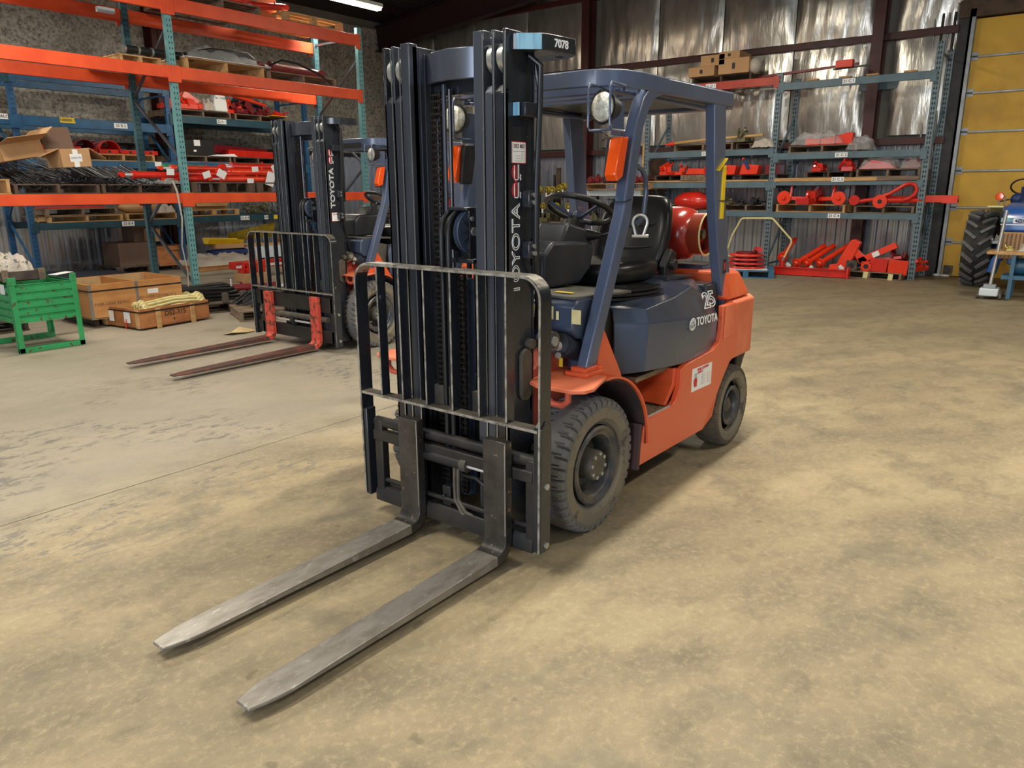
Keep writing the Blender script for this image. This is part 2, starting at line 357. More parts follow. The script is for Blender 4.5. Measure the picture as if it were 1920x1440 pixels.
    def xform(s, Mx):
        s.v = [tuple(Mx @ Vector(p)) for p in s.v]; return s
    def split(s, *a, **k):
        """one object for every piece added to the builder"""
        out = []; cuts = s.cuts+[(len(s.v), len(s.f))]
        for (v0, f0), (v1, f1) in zip(cuts[:-1], cuts[1:]):
            g = G(); g.v = s.v[v0:v1]; g.f = [tuple(i-v0 for i in f) for f in s.f[f0:f1]]; out.append(g.make(*a, **k))
        return out
    def mesh(s, name):
        me = bpy.data.meshes.new(name); me.from_pydata(s.v, [], s.f); me.update()
        bm = bmesh.new(); bm.from_mesh(me); bmesh.ops.recalc_face_normals(bm, faces=bm.faces); bm.to_mesh(me); bm.free()
        return me
    def make(s, name, m_, parent=None, bevel=0, smooth=True, loc=None, rot=None, label=None, sub=0, ang=35, seg=2):
        me = s.mesh(name); me.materials.append(MATS[m_])
        if smooth:
            me.polygons.foreach_set('use_smooth', [True]*len(me.polygons)); me.set_sharp_from_angle(angle=math.radians(ang))
        o = bpy.data.objects.new(name, me); COL.objects.link(o)
        if parent: o.parent = parent
        if loc: o.location = loc
        if rot: o.rotation_euler = rot
        if bevel:
            b = o.modifiers.new('bevel', 'BEVEL'); b.width = bevel; b.segments = seg; b.limit_method = 'ANGLE'; b.angle_limit = math.radians(40)
        if sub:
            q = o.modifiers.new('sub', 'SUBSURF'); q.levels = sub; q.render_levels = sub
        if label: o['label'] = label
        return o
def tag(o, label=None, cat=None, group=None, kind=None):
    if label: o['label'] = label
    if cat: o['category'] = cat
    if group: o['group'] = group
    if kind: o['kind'] = kind
    return o
def thing(name, label, cat, loc=(0, 0, 0), rz=0, group=None):
    o = bpy.data.objects.new(name, None); COL.objects.link(o); o.empty_display_size = 0.2
    o.location = loc; o.rotation_euler = (0, 0, rz); return tag(o, label, cat, group)
def dup(root, loc=None, rz=None, label=None, group=None, scale=None, rot=None):
    kids = {}
    for o in bpy.data.objects:
        if o.parent: kids.setdefault(o.parent.name, []).append(o)
    def cp(o, par):
        c = o.copy(); COL.objects.link(c)
        if par: c.parent = par
        for ch in kids.get(o.name, []): cp(ch, c)
        return c
    r = cp(root, None)
    if loc: r.location = loc
    if rz is not None: r.rotation_euler = (0, 0, rz)
    if rot: r.rotation_euler = rot
    if scale: r.scale = scale
    if label: r['label'] = label
    if group: r['group'] = group
    elif 'group' in r.keys() and group == '': del r['group']
    return r
def struct(o): o['kind'] = 'structure'; return o
def text(s, size, m_, parent, loc, rot, name='lettering', outline=0, extrude=0.0006, align='CENTER', sx=1.0, bold=0):
    cu = bpy.data.curves.new(name, 'FONT'); cu.body = s; cu.size = size; cu.align_x = align; cu.align_y = 'CENTER'; cu.resolution_u = 4
    cu.offset = bold
    if outline: cu.fill_mode = 'NONE'; cu.bevel_depth = outline; cu.bevel_resolution = 0
    else: cu.extrude = extrude
    t = bpy.data.objects.new(name, cu); COL.objects.link(t)
    dg = bpy.context.evaluated_depsgraph_get(); me = bpy.data.meshes.new_from_object(t.evaluated_get(dg))
    bpy.data.objects.remove(t); me.name = name; me.materials.clear(); me.materials.append(MATS[m_])
    o = bpy.data.objects.new(name, me); COL.objects.link(o); o.parent = parent; o.location = loc; o.rotation_euler = rot; o.scale = (sx, 1, 1)
    return o
def arc(cx, cy, r, a0, a1, n):
    return [(cx+r*math.cos(a0+(a1-a0)*i/n), cy+r*math.sin(a0+(a1-a0)*i/n)) for i in range(n+1)]
# ================================================================ the room
XB, YL, XF, YR = -13.3, -14.4, 11.0, 10.0       # back wall, left wall, wall behind the camera, right wall
floor = struct(G().box(XB-.2, XF+.2, YL-.2, YR+.2, -0.3, -0.02).make('floor', 'concrete_floor', smooth=False))
xs = [XB-.2, -5.6, 4.4, XF+.2]; ys = [YL-.2, -11.0, -1.84, 7.3, YR+.2]
for i in range(3):
    for j in range(4):
        G().box(xs[i]+.004, xs[i+1]-.004, ys[j]+.004, ys[j+1]-.004, -0.02, 0).make('slab', 'concrete_floor', floor, smooth=False)
def corrugated(L, z0, z1, pitch=0.20):
    """sheet in local XZ plane, ribs towards +Y"""
    g = G(); prof = []; x = 0
    while x < L:
        for dx, dy in ((0, 0), (0.05, 0), (0.068, 0.045), (0.10, 0.045), (0.118, 0), (0.155, 0), (0.161, .010), (0.169, .010), (0.175, 0)):
            if x+dx <= L: prof.append((x+dx, dy))
        x += pitch
    prof.append((L, 0)); n = len(prof)
    vs = [(a, b, z) for z in (z0, z1) for a, b in prof]
    g.add(vs, [(i, i+1, n+i+1, n+i) for i in range(n-1)])
    return g
# left wall: sprayed insulation above, bare corrugated sheet below
wl = struct(G().box(XB, XF, YL-.25, YL-.10, 0, 6.5).make('wall_left', 'wall_plain', smooth=False))
g = G(); nx, nz = 150, 26
rr = random.Random(3)
for j in range(nz+1):
    for i in range(nx+1):
        x = XB+(XF-XB)*i/nx; z = 2.52+(5.9-2.52)*j/nz
        y = YL-.06+rr.uniform(-.012, .012)+0.03*math.sin(x*1.3+z*2)+(0.05 if abs(z-4.05-0.04*math.sin(x*3)) < .09 else 0)
        if j == 0: y = YL-.10
        g.v.append((x, y, z))
for j in range(nz):
    for i in range(nx):
        a = j*(nx+1)+i; g.f.append((a, a+1, a+nx+2, a+nx+1))
g.make('insulation', 'sprayed_insulation', wl, ang=80)
o = corrugated(XF-XB, 0, 2.55).make('corrugated_sheet', 'corrugated_steel', wl, smooth=False); o.location = (XB, YL-.05, 0)
G().box(XB, XF, YL-.08, YL+.04, 2.5, 2.6).make('girt', 'dark_iron', wl, smooth=False)
# back wall: foil insulation blankets above, bare corrugated sheet below
def foil(y0, y1, z0, z1, parent, seed):
    r = random.Random(seed); g = G(); ny, nz = max(4, int((y1-y0)*14)), 16; ph = r.uniform(0, 9)
    for j in range(nz+1):
        for i in range(ny+1):
            y = y0+(y1-y0)*i/ny; z = z0+(z1-z0)*j/nz; t = i/ny; s = j/nz
            b = 0.09*math.sin(PI*min(1, max(0, t)))**.4*math.sin(PI*min(.97, max(.03, s)))**.4
            wr = 0.012*math.sin(y*23+ph+2*math.sin(z*3+ph))*(0.5+0.5*math.sin(y*3+z*2))
            g.v.append((XB+.02+b+wr+r.uniform(-.004, .004), y, z))
    for j in range(nz):
        for i in range(ny):
            a = j*(ny+1)+i; g.f.append((a, a+1, a+ny+2, a+ny+1))
    return g.make('insulation_blanket', 'foil_insulation', parent, ang=80)
wb = struct(G().box(XB-.25, XB-.08, YL-.25, YR, 0, 8.2).make('wall_back', 'wall_plain', smooth=False))
cols = [-13.6, -7.75, -1.45]
zr = [2.50, 4.32, 5.9, 7.4]
edges = [-14.3]+[-12.9, -11.4, -9.7]+[-8.0, -7.6, -6.1, -4.6, -3.1]+[-1.65, -1.25, -.22]
for a, b in zip(edges[:-1], edges[1:]):
    if (a, b) in ((-8.0, -7.6), (-1.65, -1.25)): continue
    for z0, z1 in zip(zr[:-1], zr[1:]): foil(a+.01, b-.01, z0+.07, z1-.05, wb, int(a*10+z0*7)+900)
o = corrugated(14.2, 0, 2.52, 0.19).make('corrugated_sheet', 'corrugated_steel', wb, smooth=False); o.rotation_euler = (0, 0, -PI/2); o.location = (XB-.05, -.2, 0)
o2 = G().box(XB-.08, XB-.03, 5.2, YR, 0, 8.2).make('cladding', 'wall_plain', wb, smooth=False)
G().box(XB-.08, XB-.03, -.2, 5.2, 4.75, 8.2).make('cladding', 'wall_plain', wb, smooth=False)
def Ibeam(p0, p1, wd, dp, upv=(0, 0, 1)):
    g = G(); p0, p1 = Vector(p0), Vector(p1); d = (p1-p0).normalized(); u = Vector(upv); r = d.cross(u).normalized(); u = r.cross(d).normalized()
    g.bar(p0, p1, .012, dp, u)
    for s in (-1, 1): g.bar(p0+u*s*(dp/2-.008), p1+u*s*(dp/2-.008), wd, .016, u)
    return g
# steel of the building
for z in (2.46, 4.32, 5.9): struct(G().box(XB-.0, XB+.14, YL, -.22, z-.07, z+.05).make('trim_%d' % (1+[2.46, 4.32, 5.9].index(z)), 'steel_maroon', bevel=.006))
for i, y in enumerate((-7.85, -1.5)):
    g = Ibeam((XB+.17, y, 0), (XB+.17, y, 8), .2, .3, (1, 0, 0)); struct(g.make('trim_%d' % (4+i), 'steel_maroon', smooth=False))
for i, x in enumerate((-6.05, 1.2, 8.4)):
    struct(Ibeam((x, YL+.14, 0), (x, YL+.14, 5.7), .26, .34, (0, 1, 0)).make('trim_%d' % (6+i), 'steel_maroon', smooth=False))
struct(G().box(XB+.0, XB+.5, YL-.05, YL+.38, 0, 6).make('trim_9', 'steel_maroon_dark', smooth=False))
# roof: slopes up to a ridge, dark sheeting over dark steel rafters and purlins
def zroof(y): return 5.62+(0.0945*(y-YL) if y < 3 else 0.0945*(3-YL)-0.0945*(y-3))
roof = struct(G().prism([(YL-.2, zroof(YL-.2)+.5), (3, zroof(3)+.5), (YR+.2, zroof(YR+.2)+.5), (YR+.2, zroof(YR+.2)+.7), (3, zroof(3)+.7), (YL-.2, zroof(YL-.2)+.7)], 'x', XB-.2, XF+.2).make('ceiling', 'roof_dark', smooth=False))
for x in (-12.5, -6.05, 1.2, 8.4):
    g = G()
    for (a, b) in (((YL+.1, zroof(YL)-.0), (3, zroof(3)+.2)), ((3, zroof(3)+.2), (YR, zroof(YR)))):
        g.bar((x, a[0], a[1]), (x, b[0], b[1]), .02, .62)
        for s in (-1, 1): g.bar((x, a[0], a[1]+s*.31), (x, b[0], b[1]+s*.31), .22, .02)
    g.make('rafter', 'steel_maroon_dark', roof, smooth=False)
for y in [YL+1.2+i*1.6 for i in range(15)]:
    G().box(XB, XF, y-.04, y+.04, zroof(y)+.33, zroof(y)+.5).make('purlin', 'steel_maroon_dark', roof, smooth=False)
# the walls behind and beside the camera, each with an open truck door
wr = struct(G().box(XB, 3.0, YR, YR+.2, 0, 7.4).box(6.8, XF, YR, YR+.2, 0, 7.4).box(3.0, 6.8, YR, YR+.2, 4.6, 7.4).make('wall_right', 'wall_plain', smooth=False))
wf = struct(G().box(XF, XF+.2, YL, -.3, 0, 8).box(XF, XF+.2, 4.3, YR, 0, 8).box(XF, XF+.2, -.3, 4.3, 4.6, 8).make('wall_front', 'wall_plain', smooth=False))

# yellow sectional door in the back wall
dr = bpy.data.objects.new('door_1', None); COL.objects.link(dr); struct(dr); dr.location = (XB, 0, 0)
zz = [0, .635, 1.262, 1.907, 2.575, 3.23, 3.83, 4.46]
for a, b in zip(zz[:-1], zz[1:]):
    p = G().box(.0, .05, .02, 5.0, a+.008, b-.012).make('panel', 'door_yellow', dr, bevel=.006)
    if a > 0:
        G().box(.052, .085, .08, 4.95, a-.02, a+.012).make('joint_rail', 'galvanised', dr, bevel=.003)
        G().box(.05, .062, .02, .13, a-.06, a+.07).box(.06, .09, .03, .05, a-.04, a+.05).make('hinge', 'galvanised', dr, bevel=.002)
        G().cyl((.11, -.03, a+.0), (.11, .0, a+.0), .045, 18).cyl((.11, -.03, a), (.11, .12, a), .01, 8).make('roller', 'dusty_iron', dr)
for y in (1.7, 3.3): 
    G().box(.048, .056, y, y+.16, .02, 4.44).make('stile', 'door_yellow', dr, bevel=.002)
G().box(0, .16, -.07, -.035, 0, 4.6).box(.13, .16, -.07, .02, 0, 4.6).box(0, .03, -.07, .02, 0, 4.6).make('track', 'galvanised', dr, smooth=False)
G().box(-.05, .10, -.24, -.07, 0, 4.75).make('door_frame', 'dark_iron', dr, smooth=False)
G().box(-.05, .16, -.24, 5.2, 4.47, 4.75).make('lintel', 'wood_dark', dr, smooth=False)
G().box(.05, .09, .05, .2, .04, .2).cyl((.09, .1, .12), (.12, .1, .12), .05, 12).make('bottom_bracket', 'dusty_iron', dr, bevel=.003)
# ribs and pipes between the rack and the door
for i, y in enumerate((-.62, -.50, -.40, -.31)):
    struct(G().cyl((XB+.06, y, 0), (XB+.06, y, 4.6), .02+.004*(i % 2), 10).make('trim_%d' % (10+i), ['galvanised', 'dark_iron'][i % 2]))

# ---------------------------------------------------------------- fluorescent lamps (the hall's own light)
def tube_lamp(x, y, z, first, lab, power):
    t = thing('ceiling_lamp', lab, 'lamp', (x, y, z), 0, 'fluorescent ceiling lamps')
    G().box(-1.25, 1.25, -.09, .09, .0, .07).make('housing', 'fixture_white', t, bevel=.01)
    G().prism([(-.085, 0), (.085, 0), (.06, -.05), (-.06, -.05)], 'x', -1.22, 1.22).make('lens', 'tube_light', t)
    G().cyl((-1, 0, .07), (-1, 0, .9), .006, 6).cyl((1, 0, .07), (1, 0, .9), .006, 6).make('hanger', 'dark_iron', t)
    l = area('lamp_light', (0, 0, -.053), (0, 0, 0), 2.4, .115, power, (1.0, 0.92, 0.77)); l.parent = t
    return t
tube_lamp(-6.75, -9.35, 5.0, 1, 'glowing white fluorescent ceiling lamp above the orange pallet rack', 150)
for i, (x, y, p) in enumerate(((0.2, -11.6, 120), (-0.6, -6.6, 110), (-8.5, -3.6, 90), (-1.8, 0.3, 190), (2.6, -1.6, 130), (7.4, -2.4, 40), (-8.2, 3.0, 80), (-2.0, 4.6, 110), (5.2, 5.0, 50))):
    tube_lamp(x, y, 5.2, 0, 'fluorescent ceiling lamp outside the view', p)
# ================================================================ counterbalance forklift truck (X forward, Y to its left)
def tyre(c, r, w, side, lug=True, N=280, m1='rubber', rear=False):
    """side=+1: outer face towards +Y. returns builders"""
    rb = r*0.60; h = w/2
    prof = [(rb, -h*.72, 0), (r*.80, -h*.98, 0), (r*.89, -h, .7), (r*.95, -h*.97, 1), (r*.982, -h*.80, 1), (r*.995, -h*.45, .7), (r, -h*.25, 0), (r, 0, 0), (r, h*.25, 0), (r*.995, h*.45, .7), (r*.982, h*.80, 1), (r*.95, h*.97, 1), (r*.89, h, .7), (r*.80, h*.98, 0), (rb, h*.72, 0)]
    g = G(); vs = []; c = Vector(c); dep = (.024 if lug else .009)*(r/.33)
    per = 7 if lug else 10
    for j, (rr_, y, gr) in enumerate(prof):
        for i in range(N):
            sh = int(abs(j-7)*1.4)*(1 if j < 7 else 1) if not rear else 0
            gro = 1 if ((i+sh) % per) == 0 or (lug and ((i+sh) % per) == 1 and abs(j-7) > 3) else 0
            R_ = rr_-gro*gr*dep; t = 2*PI*i/N
            vs.append(c+Vector((R_*math.cos(t), y*side, R_*math.sin(t))))
    fs = []
    for j in range(len(prof)-1):
        for i in range(N): fs.append((j*N+i, j*N+(i+1) % N, (j+1)*N+(i+1) % N, (j+1)*N+i))
    return g.add(vs, fs)
def wheel(parent, name, c, r, w, side, lug, rimr, tyre_m, hub, label=None):
    t = tyre(c, r, w, side, lug, rear=not lug).make(name, tyre_m, parent, ang=28)
    if label: t['label'] = label
    cx, cy, cz = c; h = w/2
    def Y(v): return v*side
    # sidewall dust ring as its own moulded band
    G().lathe([(r*.64, Y(h*.80)), (r*.70, Y(h*1.01)), (r*.79, Y(h*1.015)), (r*.855, Y(h*1.005)), (r*.86, Y(h*.6)), (r*.6, Y(h*.5))], c, 'y', 72).make('sidewall', 'rubber_side', t, label='dusty tyre sidewall')
    G().lathe([(rimr, Y(h*.62)), (rimr*1.03, Y(h*.86)), (rimr*.97, Y(h*.95)), (rimr*.90, Y(h*.86)), (rimr*.86, Y(h*.80)), (rimr*.80, Y(h*.80)), (rimr*.76, Y(h*.70)), (rimr*.72, Y(h*.2)), (rimr*.70, Y(-h*.12)), (rimr*.60, Y(-h*.18)), (rimr*.3, Y(-h*.1)), (.01, Y(-h*.1))], c, 'y', 56).make('rim', 'rim_blue', t)
    G().lathe([(r*.61, Y(-h*.7)), (r*.3, Y(-h*.74)), (.02, Y(-h*.74))], c, 'y', 32).make('rim_back', 'dark_iron', t)
    hb = G().lathe([(hub*1.15, Y(-h*.1)), (hub, Y(h*.3)), (hub, Y(h*.82)), (hub*.94, Y(h*.92)), (hub*.5, Y(h*.94)), (.008, Y(h*.95))] if lug else [(hub*1.1, Y(-h*.1)), (hub, Y(h*.25)), (hub*.9, Y(h*.55)), (hub*.5, Y(h*.72)), (.008, Y(h*.75))], c, 'y', 28).make('hub', 'hub_grey', t)
    g = G()
    for i in range(8):
        a = 2*PI*i/8+.2
        if lug: g.cyl((cx+hub*.8*math.cos(a), cy+Y(h*.86), cz+hub*.8*math.sin(a)), (cx+hub*.8*math.cos(a), cy+Y(h*1.0), cz+hub*.8*math.sin(a)), .0095, 6)
    for i in range(6):
        a = 2*PI*i/6
        g.cyl((cx+rimr*.52*math.cos(a), cy+Y(-h*.18), cz+rimr*.52*math.sin(a)), (cx+rimr*.52*math.cos(a), cy+Y(h*.02), cz+rimr*.52*math.sin(a)), .012, 6)
    g.split('bolt', 'zinc', t)
    return t
def chain(parent, x, y, z0, z1, w=.028):
    g = G(); n = int((z1-z0)/.026)
    for i in range(n):
        z = z0+i*.026; 
        for k in ((-1, 1) if i % 2 else (-.55, .55)):
            g.rbox((x, y+k*w*.5, z), (.020, .004, .036))
        g.rbox((x+.002, y, z), (.014, w*1.15, .009))
    o = g.make('chain', 'chain_dark', parent, smooth=False); o['kind'] = 'stuff'; return o
def fork(parent, y, L=1.258, xs=.521, w=.125, t=.045, zt=.575, zb=.028, m1='fork_steel', m2='fork_shank', red=False):
    x0, x1 = xs, xs+L+.045
    # blade: tapers in thickness, tip rounded in plan
    g = G(); st = []
    NS = 23
    for k in range(NS):
        u = 1-(1-k/(NS-1))**1.9; x = x0+.10+(x1-x0-.10)*u; th = t*(1-.74*u); hw = w/2
        if u > .87: q = (u-.87)/.13; hw = w/2*(1-.46*q**1.7)
        st.append((x, hw, zb+t-(t-th)*.78, zb+(t-th)*.22))
    vs = []
    for x, hw, za, zc in st: vs += [(x, y-hw, zc), (x, y+hw, zc), (x, y+hw, za), (x, y-hw, za)]
    fs = [(0, 1, 2, 3), tuple(4*(NS-1)+i for i in (3, 2, 1, 0))]
    for i in range(NS-1):
        for k in range(4): fs.append((i*4+k, i*4+(k+1) % 4, i*4+4+(k+1) % 4, i*4+4+k))
    f = G().add(vs, fs).make('fork', m1, parent, bevel=.003)
    # heel and shank
    prof = [(x0, zt), (x0+t, zt)]+[(x0+t, zb+t+.05)]+[(x0+t+.05-.05*math.cos(a), zb+t+.05-.05*math.sin(a)) for a in [PI/2*i/6 for i in range(1, 7)]]
    prof += [(x0+.105, zb+t), (x0+.105, zb)]+[(x0+.09-.09*math.sin(a), zb+.09-.09*math.cos(a)) for a in [PI/2*i/6 for i in range(0, 7)]]
    sh = G().prism(prof, 'y', y-w/2, y+w/2).make('shank', m2, f, bevel=.003)
    if not red:
        G().box(x0+t-.001, x0+t+.0015, y+w/2-.006, y+w/2-.001, zb+.12, zt-.01).make('worn_glint_edge', 'bright_edge', f, smooth=False)
    return f
def outline_text(parent, s, size, pos, rot, m_='ink_white', o=.0022, **k): return text(s, size, m_, parent, pos, rot, outline=o, **k)
def ellipse_pts(cx, cz, a, b, n=28): return [(cx+a*math.cos(2*PI*i/n), cz+b*math.sin(2*PI*i/n)) for i in range(n)]

def forklift(name, label, p):
    R = thing(name, label, 'forklift', p['loc'], 0)
    full = p['full']
    # ---- wheels
    wf_, wr_ = p['rf'], .264
    yo = p['yo']
    wheel(R, 'front_wheel', (0, yo-.10, wf_), wf_, .20, 1, True, .190, 'rubber', .074)
    wheel(R, 'front_wheel', (0, -yo+.10, wf_), wf_, .20, -1, True, .190, 'rubber', .074)
    wheel(R, 'rear_wheel', (-1.6, .49, wr_), wr_, .165, 1, False, .125, 'rubber_rear', .055)
    wheel(R, 'rear_wheel', (-1.6, -.49, wr_), wr_, .165, -1, False, .125, 'rubber_rear', .055)
    # ---- axle and frame under the floor
    G().box(-.16, .14, -.34, .34, .2, .46).cyl((0, -.36, .33), (0, .36, .33), .10, 16).make('front_axle', 'dark_iron', R, bevel=.01)
    G().box(-1.72, -1.48, -.40, .40, .2, .34).make('rear_axle', 'dark_iron', R, bevel=.01)
    G().box(-1.5, -.2, -.32, .32, .16, .62).make('underframe', 'dark_iron', R, bevel=.01)
    # front frame plate (red) that carries the mast
    G().prism([(.30, .40), (.30, .80), (.12, .90), (-.10, .90), (-.10, .40)], 'y', .26, .34).prism([(.30, .40), (.30, .80), (.12, .90), (-.10, .90), (-.10, .40)], 'y', -.34, -.26).box(-.12, -.04, -.3, .3, .45, .86).make('mast_support', 'red_axle', R, bevel=.006)
    for s in (1, -1):
        def pr(pts): return pts
        # body side panel with wheel arches
        pts = [(-.365, .205), (-.37, .30), (-.40, .43), (-.415, .462), (-.70, .462), (-.758, .485), (-.806, .557), (-.815, .655), (-.86, .668), (-1.0, .678), (-1.231, .690), (-1.33, .722), (-1.352, .80), (-1.352, .935), (-1.36, .938), (-1.52, .938), (-1.56, .90), (-1.60, .71), (-1.612, .60), (-1.504, .567), (-1.417, .485), (-1.341, .401), (-1.298, .264), (-1.228, .19)]
        g = G().prism(pts, 'y', s*.535, s*.57)
        # lower band leans inwards
        for i, v in enumerate(g.v):
            if v[2] < .275: g.v[i] = (v[0], v[1]-s*.035*(.275-v[2])/.085, v[2])
        pn = g.make('side_panel', 'orange_body', R, bevel=.006)
        G().prism([(-1.375, .735), (-1.375, .93), (-1.515, .93), (-1.545, .735)], 'y', s*.571, s*.574).make('tank_hatch', 'orange_faded', pn, bevel=.002)
        G().prism([(-.365, .205), (-.38, .45), (-.36, .45), (-.345, .205)], 'y', s*.34, s*.57).make('arch_plate', 'fender_liner', pn, bevel=.004)
        # step recess
        st = G().box(-.71, -.405, s*.34, s*.555, .445, .462).make('step', 'checker_plate', R, bevel=.002)
        g = G(); 
        for i in range(6):
            for j in range(4):
                g.rbox((-.44-.047*i, s*(.37+.05*j), .464), (.034, .008, .003), (0, 0, .7 if (i+j) % 2 else -.7))
        g.make('tread_lug', 'checker_plate', st, smooth=False)
        G().box(-.72, -.40, s*.553, s*.562, .45, .474).make('step_edge', 'aluminium', st, bevel=.002)
        G().prism([(-.40, .462), (-.73, .462), (-.80, .56), (-.815, .665), (-.40, .665)], 'y', s*.325, s*.34).prism([(-.70, .462), (-.81, .56), (-.815, .66), (-.78, .66), (-.77, .57), (-.68, .475)], 'y', s*.34, s*.54).make('recess_wall', 'orange_body', R, bevel=.004)
        G().box(-.82, -.42, s*.30, s*.50, .645, .675).make('floor_step', 'checker_plate', R, bevel=.004)
        # fender: arched band over the front wheel plus the flat plate in front
        arcp = [(.02, .765)]+[(0+.43*math.cos(a), .335+.43*math.sin(a)) for a in [PI/2+PI*.5*i/14 for i in range(1, 15)]]+[]
        fd = G().strip(arcp, .012, 'y', s*.34, s*.585).make('fender', 'orange_body', R, bevel=.003)
        G().prism([(.02+.0, .30*s), (.30, .34*s), (.34, .42*s), (.335, .60*s), (.30, .645*s), (.24, .655*s), (.02, .585*s)], 'z', .768, .786).make('fender_plate', 'orange_faded', fd, bevel=.004)
        lin_ = [(0+.418*math.cos(a), .335+.418*math.sin(a)) for a in [PI/2-.1+(PI*.5+.1)*i/14 for i in range(0, 15)]]
        G().strip(lin_, .008, 'y', s*.335, s*.57).make('fender_liner', 'fender_liner', fd)
        G().tube([(.30, s*.45, .77), (.30, s*.45, .725), (.30, s*.48, .70), (.30, s*.53, .70), (.30, s*.56, .725), (.30, s*.56, .77)], .015, 8).make('tie_down_loop', 'red_axle', fd)
        G().prism([(-.075, 1.0), (-.03, .80), (-.03, .77), (-.30, .655), (-.26, .74)], 'y', s*.455, s*.50).make('gusset', 'orange_body', R, bevel=.004)
        # guard front leg, bending into the roof rail
        cl = [(.045, .79), (-.13, 1.20), (-.255, 1.50), (-.305, 1.74), (-.345, 1.90), (-.40, 2.00), (-.48, 2.065), (-.59, 2.093), (-.75, 2.096), (-1.10, 2.098), (-1.445, 2.100)]
        leg = G().strip(cl, .078, 'y', s*.452, s*.512).make('guard_rail', 'guard_blue', R, bevel=.010, seg=3)
        G().rbox((.04, s*.482, .795), (.16, .12, .02)).rbox((.045, s*.482, .81), (.11, .085, .03)).make('leg_foot', 'orange_body', leg, bevel=.004)
        G().cyl((.10, s*.515, .80), (.10, s*.515, .825), .012, 6).cyl((-.01, s*.53, .80), (-.01, s*.53, .825), .012, 6).split('bolt', 'orange_body', leg)
        rl = G().prism([(-1.20, 2.07), (-1.355, 2.07), (-1.42, 1.6), (-1.50, 1.30), (-1.655, .90), (-1.50, .90), (-1.36, 1.28), (-1.27, 1.6)], 'y', s*.445, s*.505).make('rear_leg', 'guard_blue', R, bevel=.008, seg=3)
        # dark interior wall of engine bay
    # ---- overhead guard roof
    fr = [(-1.47, -.53), (-.30, -.53), (-.20, -.51), (-.145, -.45), (-.13, -.36), (-.13, .36), (-.145, .45), (-.20, .51), (-.30, .53), (-.62, .53)]
    fr = [(-.62, -.505), (-.36, -.505), (-.24, -.48), (-.17, -.42), (-.135, -.32), (-.13, 0), (-.135, .32), (-.17, .42), (-.24, .48), (-.36, .505), (-.62, .505)]
    G().strip(fr, .022, 'z', 2.055, 2.130).make('roof_front_bar', 'guard_blue', R, bevel=.006)
    G().box(-1.475, -1.39, -.50, .50, 2.05, 2.135).make('roof_rear_bar', 'guard_blue', R, bevel=.012)
    G().box(-1.40, -.60, -.455, .455, 2.068, 2.080).make('roof_panel', 'plastic_dark', R, bevel=.002)
    for i in range(3):
        x = -.26-.145*i
        G().bar((x, -.47, 2.06), (x, .47, 2.06), .03, .045).make('roof_slat', 'guard_blue', R, bevel=.005)
    for s in (1, -1): G().box(-1.39, -.20, s*.40, s*.455, 2.035, 2.05).make('roof_stringer', 'guard_blue', R, bevel=.003)
    # ---- cowl in front of the driver
    G().prism([(-.10, .66), (-.10, 1.10), (-.075, 1.125), (.05, 1.125), (.075, 1.10), (.085, .985), (.045, .945), (-.03, .93), (-.04, .66)], 'y', -.44, .44).make('front_cowl', 'hood_blue', R, bevel=.012)
    G().prism([(-.47, 1.10), (.06, 1.125), (.06, 1.138), (-.47, 1.113)], 'y', -.43, .43).make('dash_top', 'floor_plate', R, bevel=.003)
    # ---- hood: faceted side shells
    def shell(s):
        B = [(-.30, .44, .70), (-.425, .545, .712), (-.86, .552, .672), (-1.21, .548, .683), (-1.335, .54, .715)]      # bottom
        Cc = [(-.30, .43, .965), (-.45, .545, .957), (-.83, .552, .925), (-1.20, .545, .895), (-1.345, .54, .87)]      # crease
        T = [(-.33, .40, 1.035), (-.45, .53, 1.03), (-.83, .50, 1.045), (-1.10, .47, 1.075), (-1.345, .50, .96)]       # shoulder
        U = [(-.35, .24, 1.04), (-.48, .30, 1.045), (-.80, .32, 1.085), (-1.02, .34, 1.115), (-1.33, .38, 1.085)]      # deck
        V = [(-.35, 0, 1.04), (-.48, 0, 1.05), (-.80, 0, 1.085), (-1.02, 0, 1.115), (-1.33, 0, 1.10)]
        rows = [B, Cc, T, U, V]; n = 5
        vs = [(x, s*y, z) for r in rows for x, y, z in r]
        fs = [(j*n+i, j*n+i+1, (j+1)*n+i+1, (j+1)*n+i) for j in range(4) for i in range(4)]
        return G().add(vs, fs)
    for s in (1, -1):
        o = shell(s).make('hood_side', 'hood_blue', R, ang=12); so = o.modifiers.new('solid', 'SOLIDIFY'); so.thickness = .012; so.offset = -1 if s > 0 else 1
        b = o.modifiers.new('bevel', 'BEVEL'); b.width = .012; b.segments = 3; b.limit_method = 'ANGLE'; b.angle_limit = .14
    G().prism([(-.98, 1.105), (-1.03, 1.128), (-1.33, 1.108), (-1.33, 1.098)], 'y', -.37, .37).make('rear_deck', 'plastic_dark', R, bevel=.004)
    G().prism([(-.10, .66), (-.30, .64), (-.42, .68), (-.43, .90), (-.40, 1.03), (-.10, 1.10)], 'y', -.38, .38).make('leg_well', 'floor_plate', R, bevel=.01)
    # ---- counterweight
    cw = [(-1.46, .60), (-1.86, .58), (-1.99, .50), (-2.05, .62), (-2.03, .95), (-1.97, .975), (-1.90, 1.10), (-1.48, 1.125)]
    pl = [(-1.55, .57), (-1.86, .565), (-1.97, .50), (-2.04, .36), (-2.06, 0)]
    pl = pl+[(x, -y) for x, y in pl[::-1][1:]]
    lo = G().prism([(x+.0, y) for x, y in pl], 'z', .575, .942).make('counterweight', 'orange_faded', R, bevel=.018, seg=3)
    pu = [(-1.47, .50), (-1.50, .545), (-1.84, .54), (-1.93, .48), (-2.0, .34), (-2.02, 0)]; pu = pu+[(x, -y) for x, y in pu[::-1][1:]]
